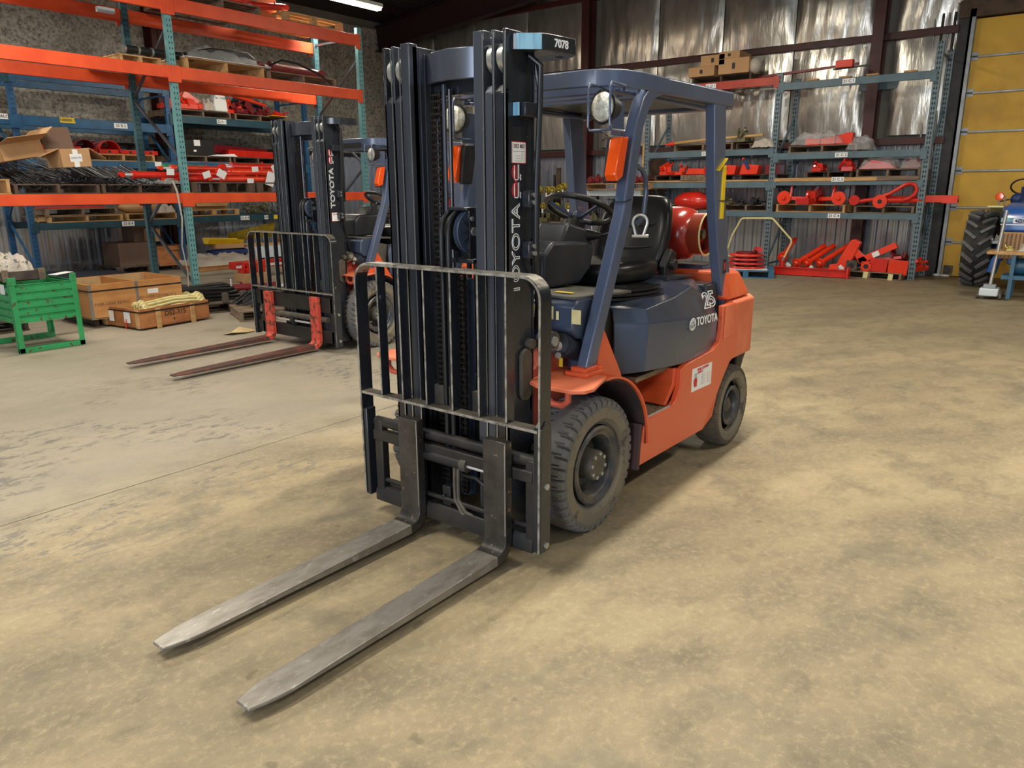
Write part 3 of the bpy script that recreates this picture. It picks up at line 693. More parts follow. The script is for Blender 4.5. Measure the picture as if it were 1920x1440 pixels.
    g = G().prism(pu, 'z', .950, 1.125)
    n = len(pu)
    for i, v in enumerate(g.v):
        if v[2] > 1.0: g.v[i] = (v[0] if v[0] > -1.6 else v[0]+.12, v[1]*.93, v[2]-(.0 if v[0] > -1.6 else .015))
    g.make('counterweight_top', 'orange_body', R, bevel=.02, seg=3)
    G().prism([(-1.80, .58), (-2.0, .58), (-1.93, .50), (-1.87, .40), (-1.80, .46)], 'y', -.5, .5).make('rear_undercut', 'dark_iron', R, bevel=.01)
    G().box(-1.50, -1.30, -.48, .48, .6, 1.06).make('engine_cover', 'plastic_dark', R, bevel=.01)
    # ---- steering column, wheel, levers
    col = G().prism([(-.12, 1.13), (-.46, 1.13), (-.56, 1.20), (-.60, 1.31), (-.52, 1.345), (-.20, 1.36), (-.13, 1.30)], 'y', -.15, .13).make('dash_pod', 'plastic_dark', R, bevel=.02, seg=3)
    G().prism([(-.33, 1.33), (-.40, 1.445), (-.62, 1.40), (-.66, 1.30), (-.55, 1.25)], 'y', -.10, .085).make('column_cover', 'plastic_dark', R, bevel=.015)
    hubp = Vector((-.585, 0, 1.435)); ax = Vector((-.42, 0, .90)).normalized()
    G().cyl(hubp-ax*.05, hubp, .062, 24).cyl(hubp, hubp+ax*.03, .052, 24, .03).make('column_boot', 'plastic_black', R)
    sw = Vector((-.64, 0, 1.505)); a1 = Vector((0, 1, 0)); a2 = ax.cross(a1).normalized()
    rim = [sw+(a1*math.cos(t)+a2*math.sin(t))*.185 for t in [2*PI*i/48 for i in range(48)]]
    stw = G().tube(rim, [.015+.002*(i % 2) for i in range(48)], 10, closed=True).make('steering_wheel', 'plastic_black', R)
    g = G()
    for t in (-.4, 1.7, 3.8): g.tube([sw-ax*.05+(a1*math.cos(t)+a2*math.sin(t))*.03, sw+(a1*math.cos(t)+a2*math.sin(t))*.18], .010, 8)
    g.cyl(sw-ax*.07, sw-ax*.02, .035, 16).make('spoke', 'hood_blue', stw)
    G().tube([(-.60, .06, 1.37), (-.64, .16, 1.375), (-.66, .27, 1.42)], .008, 8).cyl((-.60, .07, 1.37), (-.63, .14, 1.37), .035, 12, .014).make('shift_lever', 'plastic_black', R)
    for i in range(3):
        G().tube([(-.22, -.22-.07*i, 1.13), (-.26, -.22-.07*i, 1.33)], .008, 8).ball((-.26, -.22-.07*i, 1.345), .02, 10, 8).make('control_lever', 'plastic_black', R)
    # ---- seat
    def pad(pts_rows, m_, nm, sub=2):
        n = len(pts_rows[0]); vs = [q for r in pts_rows for q in r]; fs = [(j*n+i, j*n+(i+1) % n, (j+1)*n+(i+1) % n, (j+1)*n+i) for j in range(len(pts_rows)-1) for i in range(n)]
        fs += [tuple(range(n))[::-1], tuple((len(pts_rows)-1)*n+i for i in range(n))]
        return G().add(vs, fs).make(nm, m_, R, sub=sub, ang=180)
    rows = []
    for z, xc, hw, d, wing in ((1.12, -1.20, .20, .05, .02), (1.16, -1.21, .235, .06, .04), (1.28, -1.255, .25, .06, .06), (1.40, -1.295, .245, .055, .06), (1.50, -1.33, .225, .05, .045), (1.555, -1.35, .19, .04, .02), (1.575, -1.36, .13, .025, .0)):
        rows.append([(xc-d, -hw, z), (xc-d-.01, 0, z), (xc-d, hw, z), (xc+d*.3+wing, hw+.01, z), (xc+d+wing*.4, hw*.75, z), (xc+d*.75, 0, z), (xc+d+wing*.4, -hw*.75, z), (xc+d*.3+wing, -hw-.01, z)])
    sb = pad(rows, 'vinyl_black', 'seat_back')
    for z in (1.27, 1.40):
        G().tube([(-1.262+.082-(z-1.27)*.35-.0, y, z-.012*math.cos(y/.16*PI/2)+.01) for y in [(-.16+.032*i) for i in range(11)]], .0035, 6).make('seam', 'plastic_black', sb)
    rows = []
    for z, e in ((1.085, -.02), (1.11, .0), (1.17, .02), (1.205, .0), (1.215, -.05)):
        a = []
        for i in range(16):
            t = 2*PI*i/16; cx, cy = math.cos(t), math.sin(t); q = .72
            a.append((-.90+(.29+e)*math.copysign(abs(cx)**q, cx), (.285+e)*math.copysign(abs(cy)**q, cy), z+.014*abs(cy)))
        rows.append(a)
    pad(rows, 'vinyl_black', 'seat_cushion')
    g = G()
    for i, z in enumerate((1.038, 1.056, 1.074, 1.092)): g.lathe([(.20, z-.012), (.405-.02*i, z-.006), (.405-.02*i, z+.004), (.20, z+.012)], (-.76, 0, 0), 'z', 36)
    g.xform(Matrix.Translation((-.76, 0, 0)) @ Matrix.Diagonal((1.16, 1.16, 1, 1)) @ Matrix.Translation((.76, 0, 0))).make('seat_bellows', 'plastic_black', R)
    G().prism([(-1.12, 1.07), (-1.12, 1.17), (-1.20, 1.27), (-1.27, 1.24), (-1.25, 1.07)], 'y', .245, .29).cyl((-1.20, .28, 1.18), (-1.20, .32, 1.18), .032, 16).make('seat_bracket', 'plastic_black', R, bevel=.006)
    G().tube([(-.66, .10, 1.10), (-.62, .20, 1.10), (-.66, .30, 1.10)], .007, 8).cyl((-.63, .16, 1.10), (-.62, .21, 1.10), .018, 10).make('seat_adjuster', 'plastic_black', R)
    # ---- gas tank behind the seat, lying across
    tk = G().lathe([(.01, -.36), (.10, -.35), (.15, -.31), (.168, -.24), (.168, .16), (.155, .22), (.12, .26), (.10, .265), (.05, .262), (.01, .262)], (-1.60, 0, 1.335), 'y', 36).make('gas_tank', 'tank_red', R)
    G().lathe([(.118, .20), (.125, .33), (.132, .33), (.128, .20)], (-1.60, 0, 1.335), 'y', 36).make('collar', 'tank_orange', tk)
    G().lathe([(.13, .326), (.136, .333), (.128, .338), (.122, .330)], (-1.60, 0, 1.335), 'y', 36).make('collar_lip', 'cream_paint', tk)
    G().cyl((-1.60, .26, 1.335), (-1.60, .31, 1.335), .03, 12).make('valve', 'brass_dirty', tk)
    G().lathe([(.169, -.10), (.172, -.10), (.172, -.05), (.169, -.05)], (-1.60, 0, 1.335), 'y', 36).make('tank_strap', 'plastic_black', tk)
    G().tube([(-1.60, -.36, 1.12), (-1.60, .32, 1.12), (-1.66, .34, 1.12), (-1.76, .34, 1.14)], .028, 10).make('tank_cradle', 'hood_blue', R)
    G().box(-1.80, -1.70, .33, .37, 1.10, 1.34).box(-1.80, -1.66, .31, .37, 1.30, 1.33).make('tank_bracket', 'plastic_black', R, bevel=.004)
    # ---- lamps and indicators on the front legs
    for s in (1, -1):
        lp = G().cyl((-.125, s*.44, 1.965), (-.20, s*.455, 1.965), .076, 28, .045).make('work_lamp', 'plastic_black', R)
        G().lathe([(.01, 0), (.045, -.004), (.060, -.012), (.064, -.02), (.01, -.02)], (0, 0, 0), 'x', 28).xform(Matrix.Translation((-.103, s*.4375, 1.965)) @ Matrix.Rotation(-s*.2, 4, 'Z')).make('lens', 'lamp_glass', lp)
        g = G()
        for yy in (-.055, .055): g.tube([(-.20, s*.455+yy, 2.055), (-.08, s*.455+yy, 2.06), (-.07, s*.455+yy, 2.04), (-.07, s*.455+yy, 1.88), (-.09, s*.455+yy, 1.865), (-.20, s*.455+yy, 1.865)], .0055, 8)
        g.tube([(-.08, s*.455-.055, 1.865), (-.08, s*.455+.055, 1.865)], .0055, 8)
        g.make('lamp_cage', 'guard_blue', lp)
        G().box(-.30, -.19, s*.446, s*.452, 1.85, 2.0).make('lamp_plate', 'guard_blue', lp, bevel=.002)
        G().tube([(-.10, s*.44, 1.87), (-.13, s*.47, 1.84), (-.11, s*.45, 1.82)], .003, 6).make('cable', 'hose_black', lp)
        am = G().prism([(-.175, 1.835), (-.245, 1.845), (-.200, 1.665), (-.150, 1.645), (-.130, 1.675)], 'y', s*.452, s*.512).make('turn_signal', 'amber', R, bevel=.006)
        G().prism([(-.185, 1.84), (-.285, 1.84), (-.240, 1.64), (-.160, 1.64)], 'y', s*.428, s*.452).make('signal_housing', 'plastic_black', am, bevel=.004)
        if full and s > 0:
            G().strip([(-.275, 1.565), (-.22, 1.555), (-.215, 1.555)], .004, 'y', .448, .517).box(-.245, -.17, .448, .451, 1.563, 1.567).make('zip_tie', 'ink_black', R)
            G().tube([(-.36, .49, 1.72), (-.42, .49, 1.70), (-.46, .49, 1.66), (-.47, .49, 1.60), (-.45, .49, 1.48), (-.37, .49, 1.44)], .012, 10).ball((-.35, .49, 1.72), .02, 10, 8).make('grab_handle', 'hood_blue', R)
            sh = thing('shackle', 'silver bow shackle hanging on the front roof leg beside the seat', 'shackle', (-.335, .535, 1.45))
            G().tube([(-.018, .0, -.05)]+[(-.034*math.cos(a), 0, .008+.036*math.sin(a)) for a in [-.5+(PI+1.0)*i/16 for i in range(17)]]+[(.018, 0, -.05)], .0070, 10).make('bow', 'aluminium', sh)
            G().cyl((-.042, 0, -.055), (.036, 0, -.055), .0080, 10).split('pin', 'aluminium', sh)
            sh.rotation_euler = (0, 0, -1.06)
    # ---- tilt cylinders
    for s in (1, -1):
        tc_ = G().cyl((.12, s*.385, .925), (-.20, s*.385, .815), .052, 28).cyl((.10, s*.385, .918), (.075, s*.385, .909), .057, 28).make('tilt_cylinder', 'plastic_dark', R)
        G().cyl((.18, s*.385, .946), (.10, s*.385, .905), .022, 16).make('rod', 'chrome', tc_)
        G().cyl((.20, s*.345, .955), (.20, s*.415, .955), .045, 20).make('rod_eye', 'dusty_iron', tc_)
        G().cyl((.20, s*.415, .955), (.20, s*.425, .955), .022, 16).cyl((.17, s*.41, .885), (.17, s*.425, .885), .014, 10).split('pin', 'zinc', tc_)
    # ---- mast
    mw, mz, xf = p['mw'], p['mz'], .45
    mast = R
    def channel(y0, y1, web_out, zb, zt, xr, m_='mast_rail', nm='mast_rail', cut=True):
        """rail with front flange y0..y1, web at web_out side"""
        s_ = 1 if y1 > 0 else -1
        g = G()
        wt = .014; w0, w1 = (y1-wt, y1) if web_out > 0 else (y0, y0+wt)
        zc = zt-.23 if cut else zt
        g.box(xr, xf, w0, w1, zb, zt)                     # web
        g.box(xf-.02, xf, y0, y1, zb, zc)                 # front flange
        g.box(xr, xr+.02, y0, y1, zb, zt)                 # rear flange
        if cut: g.prism([(xf-.02, zc), (xf, zc), (xf, zc+.0), (xf-.02, zc+.03)], 'y', y0, y1)
        return g.make(nm, m_, R, bevel=.003)
    ro = p['rails']   # (outer0, outer1), (mid0, mid1), (inner0, inner1)
    (o0, o1), (m0, m1), (i0, i1) = ro
    for s in (1, -1):
        def yy(a, b): return (a, b) if s > 0 else (-b, -a)
        a, b = yy(o0, o1); r_o = channel(a, b, s, .09, mz, .255, 'mast_black', 'outer_rail', True)
        a, b = yy(m0, m1); channel(a, b, s, .12, mz, .27, 'mast_rail', 'middle_rail')
        # inner rail: solid front flange all the way up, web towards the middle
        a, b = yy(i0, i1)
        G().box(xf-.05, xf, a, b, .10, mz+.005).box(.275, xf-.02, *yy(i0, i0+.016), .10, mz-.005).box(.275, .295, a, b, .10, mz-.01).make('inner_rail', 'mast_rail', R, bevel=.003)
        g = G()
        for xg in (.32, .355, .385): g.box(xg, xg+.006, *yy(i0-.004, i0), .12, mz-.03)
        g.make('web_rib', 'mast_rail', R, bevel=.001)
        for (c0, c1) in ((m0, m1), (o0, o1)):
            # guide roller in the cut-out near the top
            a, b = yy(c0+.004, c1-.017)
            G().lathe([(.012, a), (.054, a), (.058, a+.003), (.058, b-.003), (.054, b), (.012, b)], (xf-.060, 0, mz-.10), 'y', 32).make('guide_roller', 'zinc', R)
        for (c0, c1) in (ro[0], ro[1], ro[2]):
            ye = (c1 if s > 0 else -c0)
            G().box(xf-.001, xf+.0008, ye-.0055, ye, .12, mz-.01).make('worn_glint_edge', 'bright_edge', R, smooth=False)  # daylight highlight painted down the rail corner, with bare worn metal
        G().cyl((.285, s*(i0-.012), .12), (.285, s*(i0-.012), mz-.30), .020, 18).make('inner_tube', 'mast_rail', R)
        # side plates (outer mast sides)
        G().box(.262, .27, *yy(o1, o1+.004), .12, mz-.05).make('side_weld', 'mast_black', R)
        oval = [(.318+.035*math.cos(t)+(-.0), 1.0) for t in (0,)]
        pts = [(.33+.038*math.cos(t), .90+.038*math.sin(t)) for t in [PI*i/10 for i in range(11)]]+[(.33+.038*math.cos(t), .74+.038*math.sin(t)) for t in [PI+PI*i/10 for i in range(11)]]
        G().prism(pts, 'y', *yy(o1, o1+.02)).make('roller_boss', 'dusty_iron', R, bevel=.006)
        G().cyl((.30, s*o1, .955), (.30, s*(o1+.03), .955), .022, 16).make('boss_pin', 'dusty_iron', R)
        # lift cylinders behind the rails
        G().cyl((.235, s*(o0-.02), .15), (.235, s*(o0-.02), mz-.25), .032, 16).make('lift_cylinder', 'mast_black', R)
    i0 = ro[2][0]
    bow = [(.33, -i0), (.37, -i0*.6), (.395, 0), (.37, i0*.6), (.33, i0)]
    G().strip([(x, y) for x, y in bow], .02, 'z', mz-.155, mz-.03).make('top_crossmember', 'mast_rail', R, bevel=.004)
    G().box(.26, .30, -ro[1][1], ro[1][1], mz-.20, mz-.05).make('rear_crossmember', 'mast_black', R, bevel=.004)
    for z in (1.35, .70, .30): G().box(.255, .285, -ro[0][1], ro[0][1], z-.06, z+.06).make('rear_crossmember', 'mast_black', R, bevel=.004)
    G().box(.30, .36, -.20, -.06, .60, .70).box(.30, .36, .06, .20, .60, .70).split('inner_crossmember', 'dusty_iron', R, bevel=.004)
    # ear bracket at the top
    for s in (1, -1):
        e = [(.405, s*ro[0][1]), (.40, s*(ro[0][1]+.018)), (.335, s*(ro[0][1]+.09)), (.30, s*(ro[0][1]+.105)), (.14, s*(ro[0][1]+.125)), (.09, s*(ro[0][1]+.06)), (.10, s*(ro[0][1]-.08)), (.25, s*(ro[0][1]-.02))]
        eb = G().prism(e, 'z', mz-.075, mz-.012).make('top_bracket', 'mast_black', R, bevel=.004)
        G().cyl((.155, s*(ro[0][1]+.05), mz-.0765), (.155, s*(ro[0][1]+.05), mz-.074), .016, 14).make('bolt_hole', 'ink_black', eb)
        G().box(.27, .385, s*ro[0][1], s*(ro[0][1]+.05), mz-.32, mz-.265).make('hose_bracket', 'mast_black', R, bevel=.003)
    if full:
        a = Vector((.400, ro[0][1]+.018, 0)); b = Vector((.335, ro[0][1]+.09, 0)); d = (b-a).normalized(); nn = Vector((d.y, -d.x, 0)); an = math.atan2(d.y, d.x)
        c_ = (a+b)/2+nn*.002
        G().rbox((c_.x, c_.y, mz-.043), (.10, .0015, .058), (0, 0, an)).make('blue_sheen', 'sheen_stripe_blue', R, smooth=False, label='pale blue daylight sheen painted on the top bracket')  # bluish daylight on the bracket face, painted as a thin plate
        a = Vector((.30, ro[0][1]+.105, 0)); b = Vector((.14, ro[0][1]+.125, 0)); d = (b-a).normalized(); an = math.atan2(d.y, d.x); c_ = a.lerp(b, .42)
        text('7078', .042, 'ink_white', R, (c_.x+.0, c_.y+.0025, mz-.044), (PI/2, 0, an+0.0), 'fleet_number', bold=.0012)
        G().rbox((.40, ro[0][1]+.016, mz-.292), (.003, .03, .05), (0, 0, .0)).make('blue_sheen', 'sheen_stripe_blue', R, smooth=False)  # same painted blue sheen on the hose bracket
    # writing and stickers on the side of the outer rail
    ys_ = ro[0][1]+.0015
    st = G().box(.318, .412, ys_, ys_+.001, p['stick']-.042, p['stick']+.042).make('sticker', 'label_white', R, smooth=False, label='white handwritten stock sticker')
    G().box(.318, .412, ys_+.001, ys_+.0014, p['stick']+.040, p['stick']+.043).box(.318, .412, ys_+.001, ys_+.0014, p['stick']-.043, p['stick']-.040).box(.318, .320, ys_+.001, ys_+.0014, p['stick']-.043, p['stick']+.043).box(.410, .412, ys_+.001, ys_+.0014, p['stick']-.043, p['stick']+.043).make('sticker_border', 'ink_red', st, smooth=False)
    text(p['tag'], .022, 'ink_black', st, (.365, ys_+.0016, p['stick']+.024), (PI/2, 0, PI), 'handwriting', sx=.95)
    G().box(.325, .405, ys_+.001, ys_+.0014, p['stick']+.004, p['stick']+.0055).box(.345, .3465, ys_+.001, ys_+.0014, p['stick']-.03, p['stick']+.004).make('sticker_rule', 'ink_blue', st, smooth=False)
    for i in range(3): text('- -- --- -', .012, 'ink_blue', st, (.37, ys_+.0016, p['stick']-.012-.010*i), (PI/2, 0, PI), 'small_print')
    zt_ = p['toy']
    outline_text(R, 'TOYOTA', .074, (.385, ys_+.001, zt_), (PI/2, -PI/2, PI), o=.0018, sx=1.25)
    # red and white stage emblem above the name
    def dec(pts, m_, lift=.001): G().prism(pts, 'y', ys_, ys_+lift).make('emblem', m_, R, smooth=False)
    ze = p['emb']
    for zc in (ze-.035, ze+.036):
        g = G(); g.strip(ellipse_pts(.395, zc, .017, .027, 24), .003, 'y', ys_, ys_+.0012, closed=True).strip(ellipse_pts(.395, zc, .009, .023, 24), .0025, 'y', ys_, ys_+.0012, closed=True)
        g.make('emblem_ring', 'ink_red', R, smooth=False)
        dec([(.398, zc-.026), (.394, zc-.026), (.392, zc), (.394, zc+.026), (.398, zc+.026), (.4, zc)], 'ink_white', .0016)
        g = G().strip([(.372, zc-.028), (.372, zc+.030), (.366, zc+.030), (.366, zc-.028)], .002, 'y', ys_, ys_+.0012, closed=True)
        g.strip([(.356, zc-.032), (.352, zc-.025), (.358, zc-.020), (.352, zc-.014), (.358, zc-.008)], .005, 'y', ys_, ys_+.0012).strip([(.395, zc-.030), (.372, zc-.030)], .004, 'y', ys_, ys_+.0012)
        g.make('emblem_stroke', 'ink_white', R, smooth=False)
    dec([(.385, ze-.02), (.392, ze), (.388, ze+.012), (.382, ze+.004), (.380, ze-.012)], 'ink_red')
    # hoses up the side
    yh = ro[0][1]+.045
    g = G().tube([(.30, yh-.04, mz-.08), (.275, yh, mz-.12), (.285, yh+.005, mz-.25), (.30, yh, 1.65), (.30, yh, 1.38), (.285, yh-.01, 1.28), (.22, yh-.05, 1.12), (.16, yh-.1, 1.0)], .012, 10)
    g.make('hydraulic_hose', 'hose_black', R)
    G().tube([(.25, yh-.05, mz-.1), (.235, yh-.035, mz-.2), (.24, yh-.04, 1.5)], .010, 8).make('hydraulic_hose', 'hose_black', R)
    for z in (1.575, 1.365):
        hb = G().box(.29, .345, ro[0][1], yh-.004, z-.035, z+.035).make('hose_clamp', 'mast_black', R, bevel=.004)
        G().cyl((.312, yh-.008, z+.015), (.312, yh+.006, z+.015), .010, 10).cyl((.312, yh-.008, z-.015), (.312, yh+.006, z-.015), .010, 10).split('clamp_bolt', 'zinc', hb)
    # chains, centre cylinder, hose pulley
    chain(R, .345, -.125, .22, mz-.16, .052)
    chain(R, .40, p['pul']-.035, .22, 1.29, .036)
    G().cyl((.34, -.085, .62), (.34, -.085, mz-.16), .010, 10).make('chain_anchor_rod', 'mast_rail', R)
    G().tube([(.335, -.055, .62), (.335, -.055, mz-.18)], .009, 8).make('hydraulic_hose', 'hose_black', R)
    G().cyl((.335, .015, .18), (.335, .015, 1.22), .042, 22).make('free_lift_cylinder', 'hood_blue', R)
    zp = 1.435; yp = p['pul']
    pu_ = G().lathe([(.02, -.012), (.088, -.014), (.092, -.010), (.078, -.004), (.078, .004), (.092, .010), (.088, .014), (.02, .012)], (.385, yp, zp), 'y', 36).make('hose_pulley', 'hood_blue', R)
    G().lathe([(.02, -.013), (.086, -.013), (.086, -.007), (.02, -.007)], (.385, yp-.055, zp), 'y', 36).make('hose_pulley', 'plastic_black', R)
    g = G()
    for k in range(10):
        a = 2*PI*k/10; g.bar((.385+.02*math.cos(a), yp+.016, zp+.02*math.sin(a)), (.385+.078*math.cos(a), yp+.016, zp+.078*math.sin(a)), .005, .006, (0, 1, 0))
    g.make('pulley_web', 'mast_rail', pu_, smooth=False)
    G().box(.36, .41, yp+.018, yp+.026, zp-.12, zp+.10).box(.34, .43, yp-.08, yp+.03, zp+.09, zp+.105).box(.35, .42, yp-.09, yp+.05, zp-.135, zp-.115).make('pulley_bracket', 'mast_black', pu_, bevel=.005)
    G().cyl((.385, yp+.02, zp), (.385, yp+.034, zp), .018, 14).cyl((.395, yp+.02, zp+.055), (.395, yp+.032, zp+.055), .010, 8).split('pulley_bolt', 'zinc', pu_)
    for k in (-.02, .02):
        pts = [(.475-.0, yp-.06+k, 1.20), (.476, yp-.06+k, zp)]+[(.385+.09*math.cos(a), yp-.06+k, zp+.09*math.sin(a)) for a in [PI*i/10 for i in range(11)]]+[(.295, yp-.06+k, 1.0)]
        G().tube([(.47, yp-.06+k, .45)]+pts, .012, 10).make('hydraulic_hose', 'hose_black', R)
    # ---- carriage, side shifter, load backrest
    bl, br, bt, bz = p['bl'], p['br'], p['bt'], p['bz']
    xb = .50
    if full:
        G().cyl((xb-.02, bl+.05, .49), (xb-.02, br-.04, .49), .026, 18).make('carriage_tube', 'dark_iron', R)
        G().box(xb-.03, xb+.015, bl+.05, br-.05, .40, .455).make('carriage_bar', 'dark_iron', R, bevel=.006)
        G().prism([(xb-.05, .075), (xb+.015, .075), (xb+.015, .13), (xb-.0, .155), (xb-.05, .155)], 'y', bl+.05, br-.05).make('carriage_bar', 'dark_iron', R, bevel=.005)
        G().cyl((xb-.01, bl+.10, .19), (xb-.01, br-.09, .19), .012, 12).make('cross_rod', 'dark_iron', R)
        for y, w_ in ((bl+.055, .035), (br-.09, .03)):
            G().box(xb-.035, xb+.01, y, y+w_+.02, .10, .50).make('carriage_upright', 'dark_iron', R, bevel=.006)
        for y in (-.235, .235): G().box(.40, xb-.02, y-.02, y+.02, .12, .52).make('carriage_arm', 'dark_iron', R, bevel=.006)
        cy_ = G().cyl((xb+.0, -.13, .395), (xb+.0, .145, .395), .027, 18).make('side_shift_cylinder', 'dark_iron', R)
        G().cyl((xb+.0, .145, .395), (xb+.0, .30, .395), .012, 12).make('rod', 'chrome', cy_)
        G().cyl((xb, .12, .395), (xb, .155, .395), .032, 18).make('gland', 'dusty_iron', cy_)
        for k in (0, .022):
            G().tube([(xb, .07+k, .37), (xb, .068+k, .28), (xb+.0, .07+k, .21), (xb, .11+k, .15+k*.5), (xb-.01, .17, .125+k), (xb-.02, .26, .12+k)], .0085, 8).make('hydraulic_hose', 'dusty_iron', R)
        G().tube([(xb+.005, .13, .345), (xb, .20, .345), (xb-.01, .28, .30)], .009, 8).make('hydraulic_hose', 'hose_black', R)
        G().box(xb-.06, xb-.02, -.03, .02, .13, .25).cyl((xb-.01, -.01, .20), (xb-.0, -.01, .20), .012, 8).make('chain_bracket', 'dark_iron', R, bevel=.003)
    else:
        G().box(xb-.04, xb+.01, bl+.03, br-.03, .40, .56).make('carriage_plate', 'dark_iron', R, bevel=.006)
        G().box(xb-.04, xb+.01, bl+.03, br-.03, .09, .22).make('carriage_plate', 'dark_iron', R, bevel=.006)
        G().cyl((xb, bl+.25, .33), (xb, br-.15, .33), .03, 16).make('positioner_cylinder', 'dusty_iron', R)
        G().cyl((xb, bl+.25, .27), (xb, br-.45, .27), .012, 12).make('rod', 'chrome', R)
        for y in (bl+.12, br-.10): G().box(xb-.03, xb+.01, y, y+.04, .09, .56).make('carriage_upright', 'dark_iron', R, bevel=.005)
        G().prism([(xb, .22), (xb+.04, .26), (xb+.04, .32), (xb, .36)], 'y', (bl+br)/2-.05, (bl+br)/2+.0).make('positioner_lug', 'dark_iron', R, bevel=.004)
    # side guides with bolts (right hand one is tall and scratched)
    g = G().prism([(xb+.035, bz-.0), (xb-.035, bz-.0), (xb-.04, .64), (xb-.03, .67), (xb+.0, .69), (xb+.035, .66)], 'y', br-.028, br+.012)
    sd = g.make('side_guide', 'mast_black', R, bevel=.004)
    G().cyl((xb-.002, br+.012, .40), (xb-.002, br+.020, .40), .014, 14).cyl((xb-.002, br+.012, .13), (xb-.002, br+.020, .13), .014, 14).split('guide_bolt', 'zinc', sd)
    G().box(xb-.03, xb+.03, bl-.005, bl+.03, bz, .56).make('side_guide', 'mast_black', R, bevel=.004)
    xq = xb+.035
    # frame: flat bar bent round the top corners
    fr_ = [(bl, bz+.01), (bl, bt-.10)]+[(bl+.09-.09*math.cos(a), bt-.09+.09*math.sin(a)) for a in [PI/2*i/8 for i in range(1, 9)]]+[(br-.09+.09*math.sin(a), bt-.09+.09*math.cos(a)) for a in [PI/2*i/8 for i in range(0, 8)]]+[(br, bt-.10), (br, bz+.0)]
    bf = G().strip(fr_, .012, 'x', xq-.075, xq).make('backrest_frame', 'mast_black', R, bevel=.002)
    G().strip(fr_, .010, 'x', xq, xq+.0008).make('worn_glint_edge', 'scraped_paint', bf, smooth=False)
    G().strip(fr_[4:-4], .0135, 'x', xq-.073, xq-.002).make('worn_top', 'scraped_paint' if full else 'dusty_iron', bf, smooth=False)
    zb_ = p['bzl']
    G().box(xq-.06, xq, bl+.006, br-.006, zb_-.007, zb_+.007).make('backrest_rail', 'dusty_iron', R, bevel=.002)
    G().box(xq, xq+.0008, bl+.01, br-.01, zb_-.006, zb_+.006).make('worn_glint_edge', 'scraped_paint', R, smooth=False)
    for y in p['bars']:
        bb = G().box(xq-.055, xq-.004, y-.005, y+.005, zb_+.007, bt-.006).make('backrest_bar', 'mast_black', R, bevel=.0015)
        G().box(xq-.004, xq-.0032, y-.0045, y+.0045, zb_+.01, bt-.008).make('worn_glint_edge', 'scraped_paint', bb, smooth=False)
    # forks
    for y in p['forks']: fork(R, y, p['flen'], .535-.045+.03 if full else .52, m1=p['fm'][0], m2=p['fm'][1], red=not full, zb=p['fz'], zt=.575 if full else .56)
    if full:
        # emblem and numbers on the hood
        text('2', .125, 'ink_white', R, (-1.165, .537, .985), (PI/2-.32, 0, PI-.10), 'capacity_number', outline=.0035, bold=.002, sx=1.15); text('5', .125, 'ink_white', R, (-1.255, .532, .985), (PI/2-.32, 0, PI-.10), 'capacity_number', outline=.0035, bold=.002, sx=1.15)
        text('TOYOTA', .066, 'ink_white', R, (-1.135, .5635, .885), (PI/2-.05, 0.02, PI-.02), 'lettering', bold=.0014, sx=1.02)
        lg = G().strip(ellipse_pts(-.940, .885, .037, .032), .006, 'y', .562, .564, closed=True).strip(ellipse_pts(-.940, .894, .028, .011), .005, 'y', .562, .564, closed=True).strip(ellipse_pts(-.940, .884, .011, .028), .005, 'y', .562, .564, closed=True).make('round_emblem', 'ink_white', R, smooth=False)
        stk = G().box(-1.225, -.952, .5705, .5715, 0, .135)
        for i, v in enumerate(stk.v): stk.v[i] = (v[0], v[1], v[2]+.492+(v[0]+.952)*.02)
        sk = stk.make('company_sticker', 'label_white', R, smooth=False, label='white contact sticker with red print')
        text('MOBILE EQUIPMENT', .022, 'ink_red', sk, (-1.10, .5722, .610), (PI/2, 0, PI), 'print', sx=.8)
        text('SERVICES', .022, 'ink_red', sk, (-1.06, .5722, .592), (PI/2, 0, PI), 'print', sx=.8)
        for i in range(6):
            text('-- --- -- -', .014, 'ink_blue', sk, (-1.105, .5722, .570-.011*i), (PI/2, 0, PI), 'small_print'); text('---- -- -', .014, 'ink_red', sk, (-1.18, .5722, .568-.011*i), (PI/2, 0, PI), 'small_print')
        G().ball((-1.0, .572, .545), (.025, .001, .028), 12, 8).box(-1.02, -.985, .571, .573, .515, .530).make('sticker_figure', 'ink_red', sk)
        G().box(-1.015, -.985, .5712, .5725, .565, .595).make('sticker_figure', 'label_grey', sk)
        G().box(-.24, -.12, .20, .21, 0, 0).v
        G().rbox((-.05, .30, 1.1395), (.03, .10, .001), (0, 0, 0)).make('warning_label', 'label_yellow', R, smooth=False)
        g = G(); g.box(.0775, .0785, .20, .33, 1.03, 1.09).box(.0775, .0785, .345, .36, 1.03, 1.07).box(.0775, .0785, .43, .48, 1.02, 1.085)
        for o in g.split('peeled_label', 'cream_paint', R, smooth=False): o.location = (.006, 0, 0)
        G().box(.046, .047, .25, .36, .80, .86).make('caution_label', 'label_yellow', R, smooth=False)
        G().box(-1.50, -1.455, .5055, .5065, 1.115, 1.20).make('safety_decal', 'ink_black', R, smooth=False)
        G().prism([(-1.477, 1.185), (-1.493, 1.17), (-1.487, 1.155), (-1.497, 1.13), (-1.480, 1.145), (-1.462, 1.127), (-1.468, 1.155), (-1.461, 1.17)], 'y', .5066, .5072).make('safety_decal', 'ink_red', R, smooth=False)
        G().box(-1.40, -1.399, -.48, -.45, 1.72, 1.79).make('instruction_label', 'label_grey', R, smooth=False)
        G().box(-1.3995, -1.3985, -.48, -.45, 1.775, 1.79).make('instruction_label', 'ink_red', R, smooth=False)
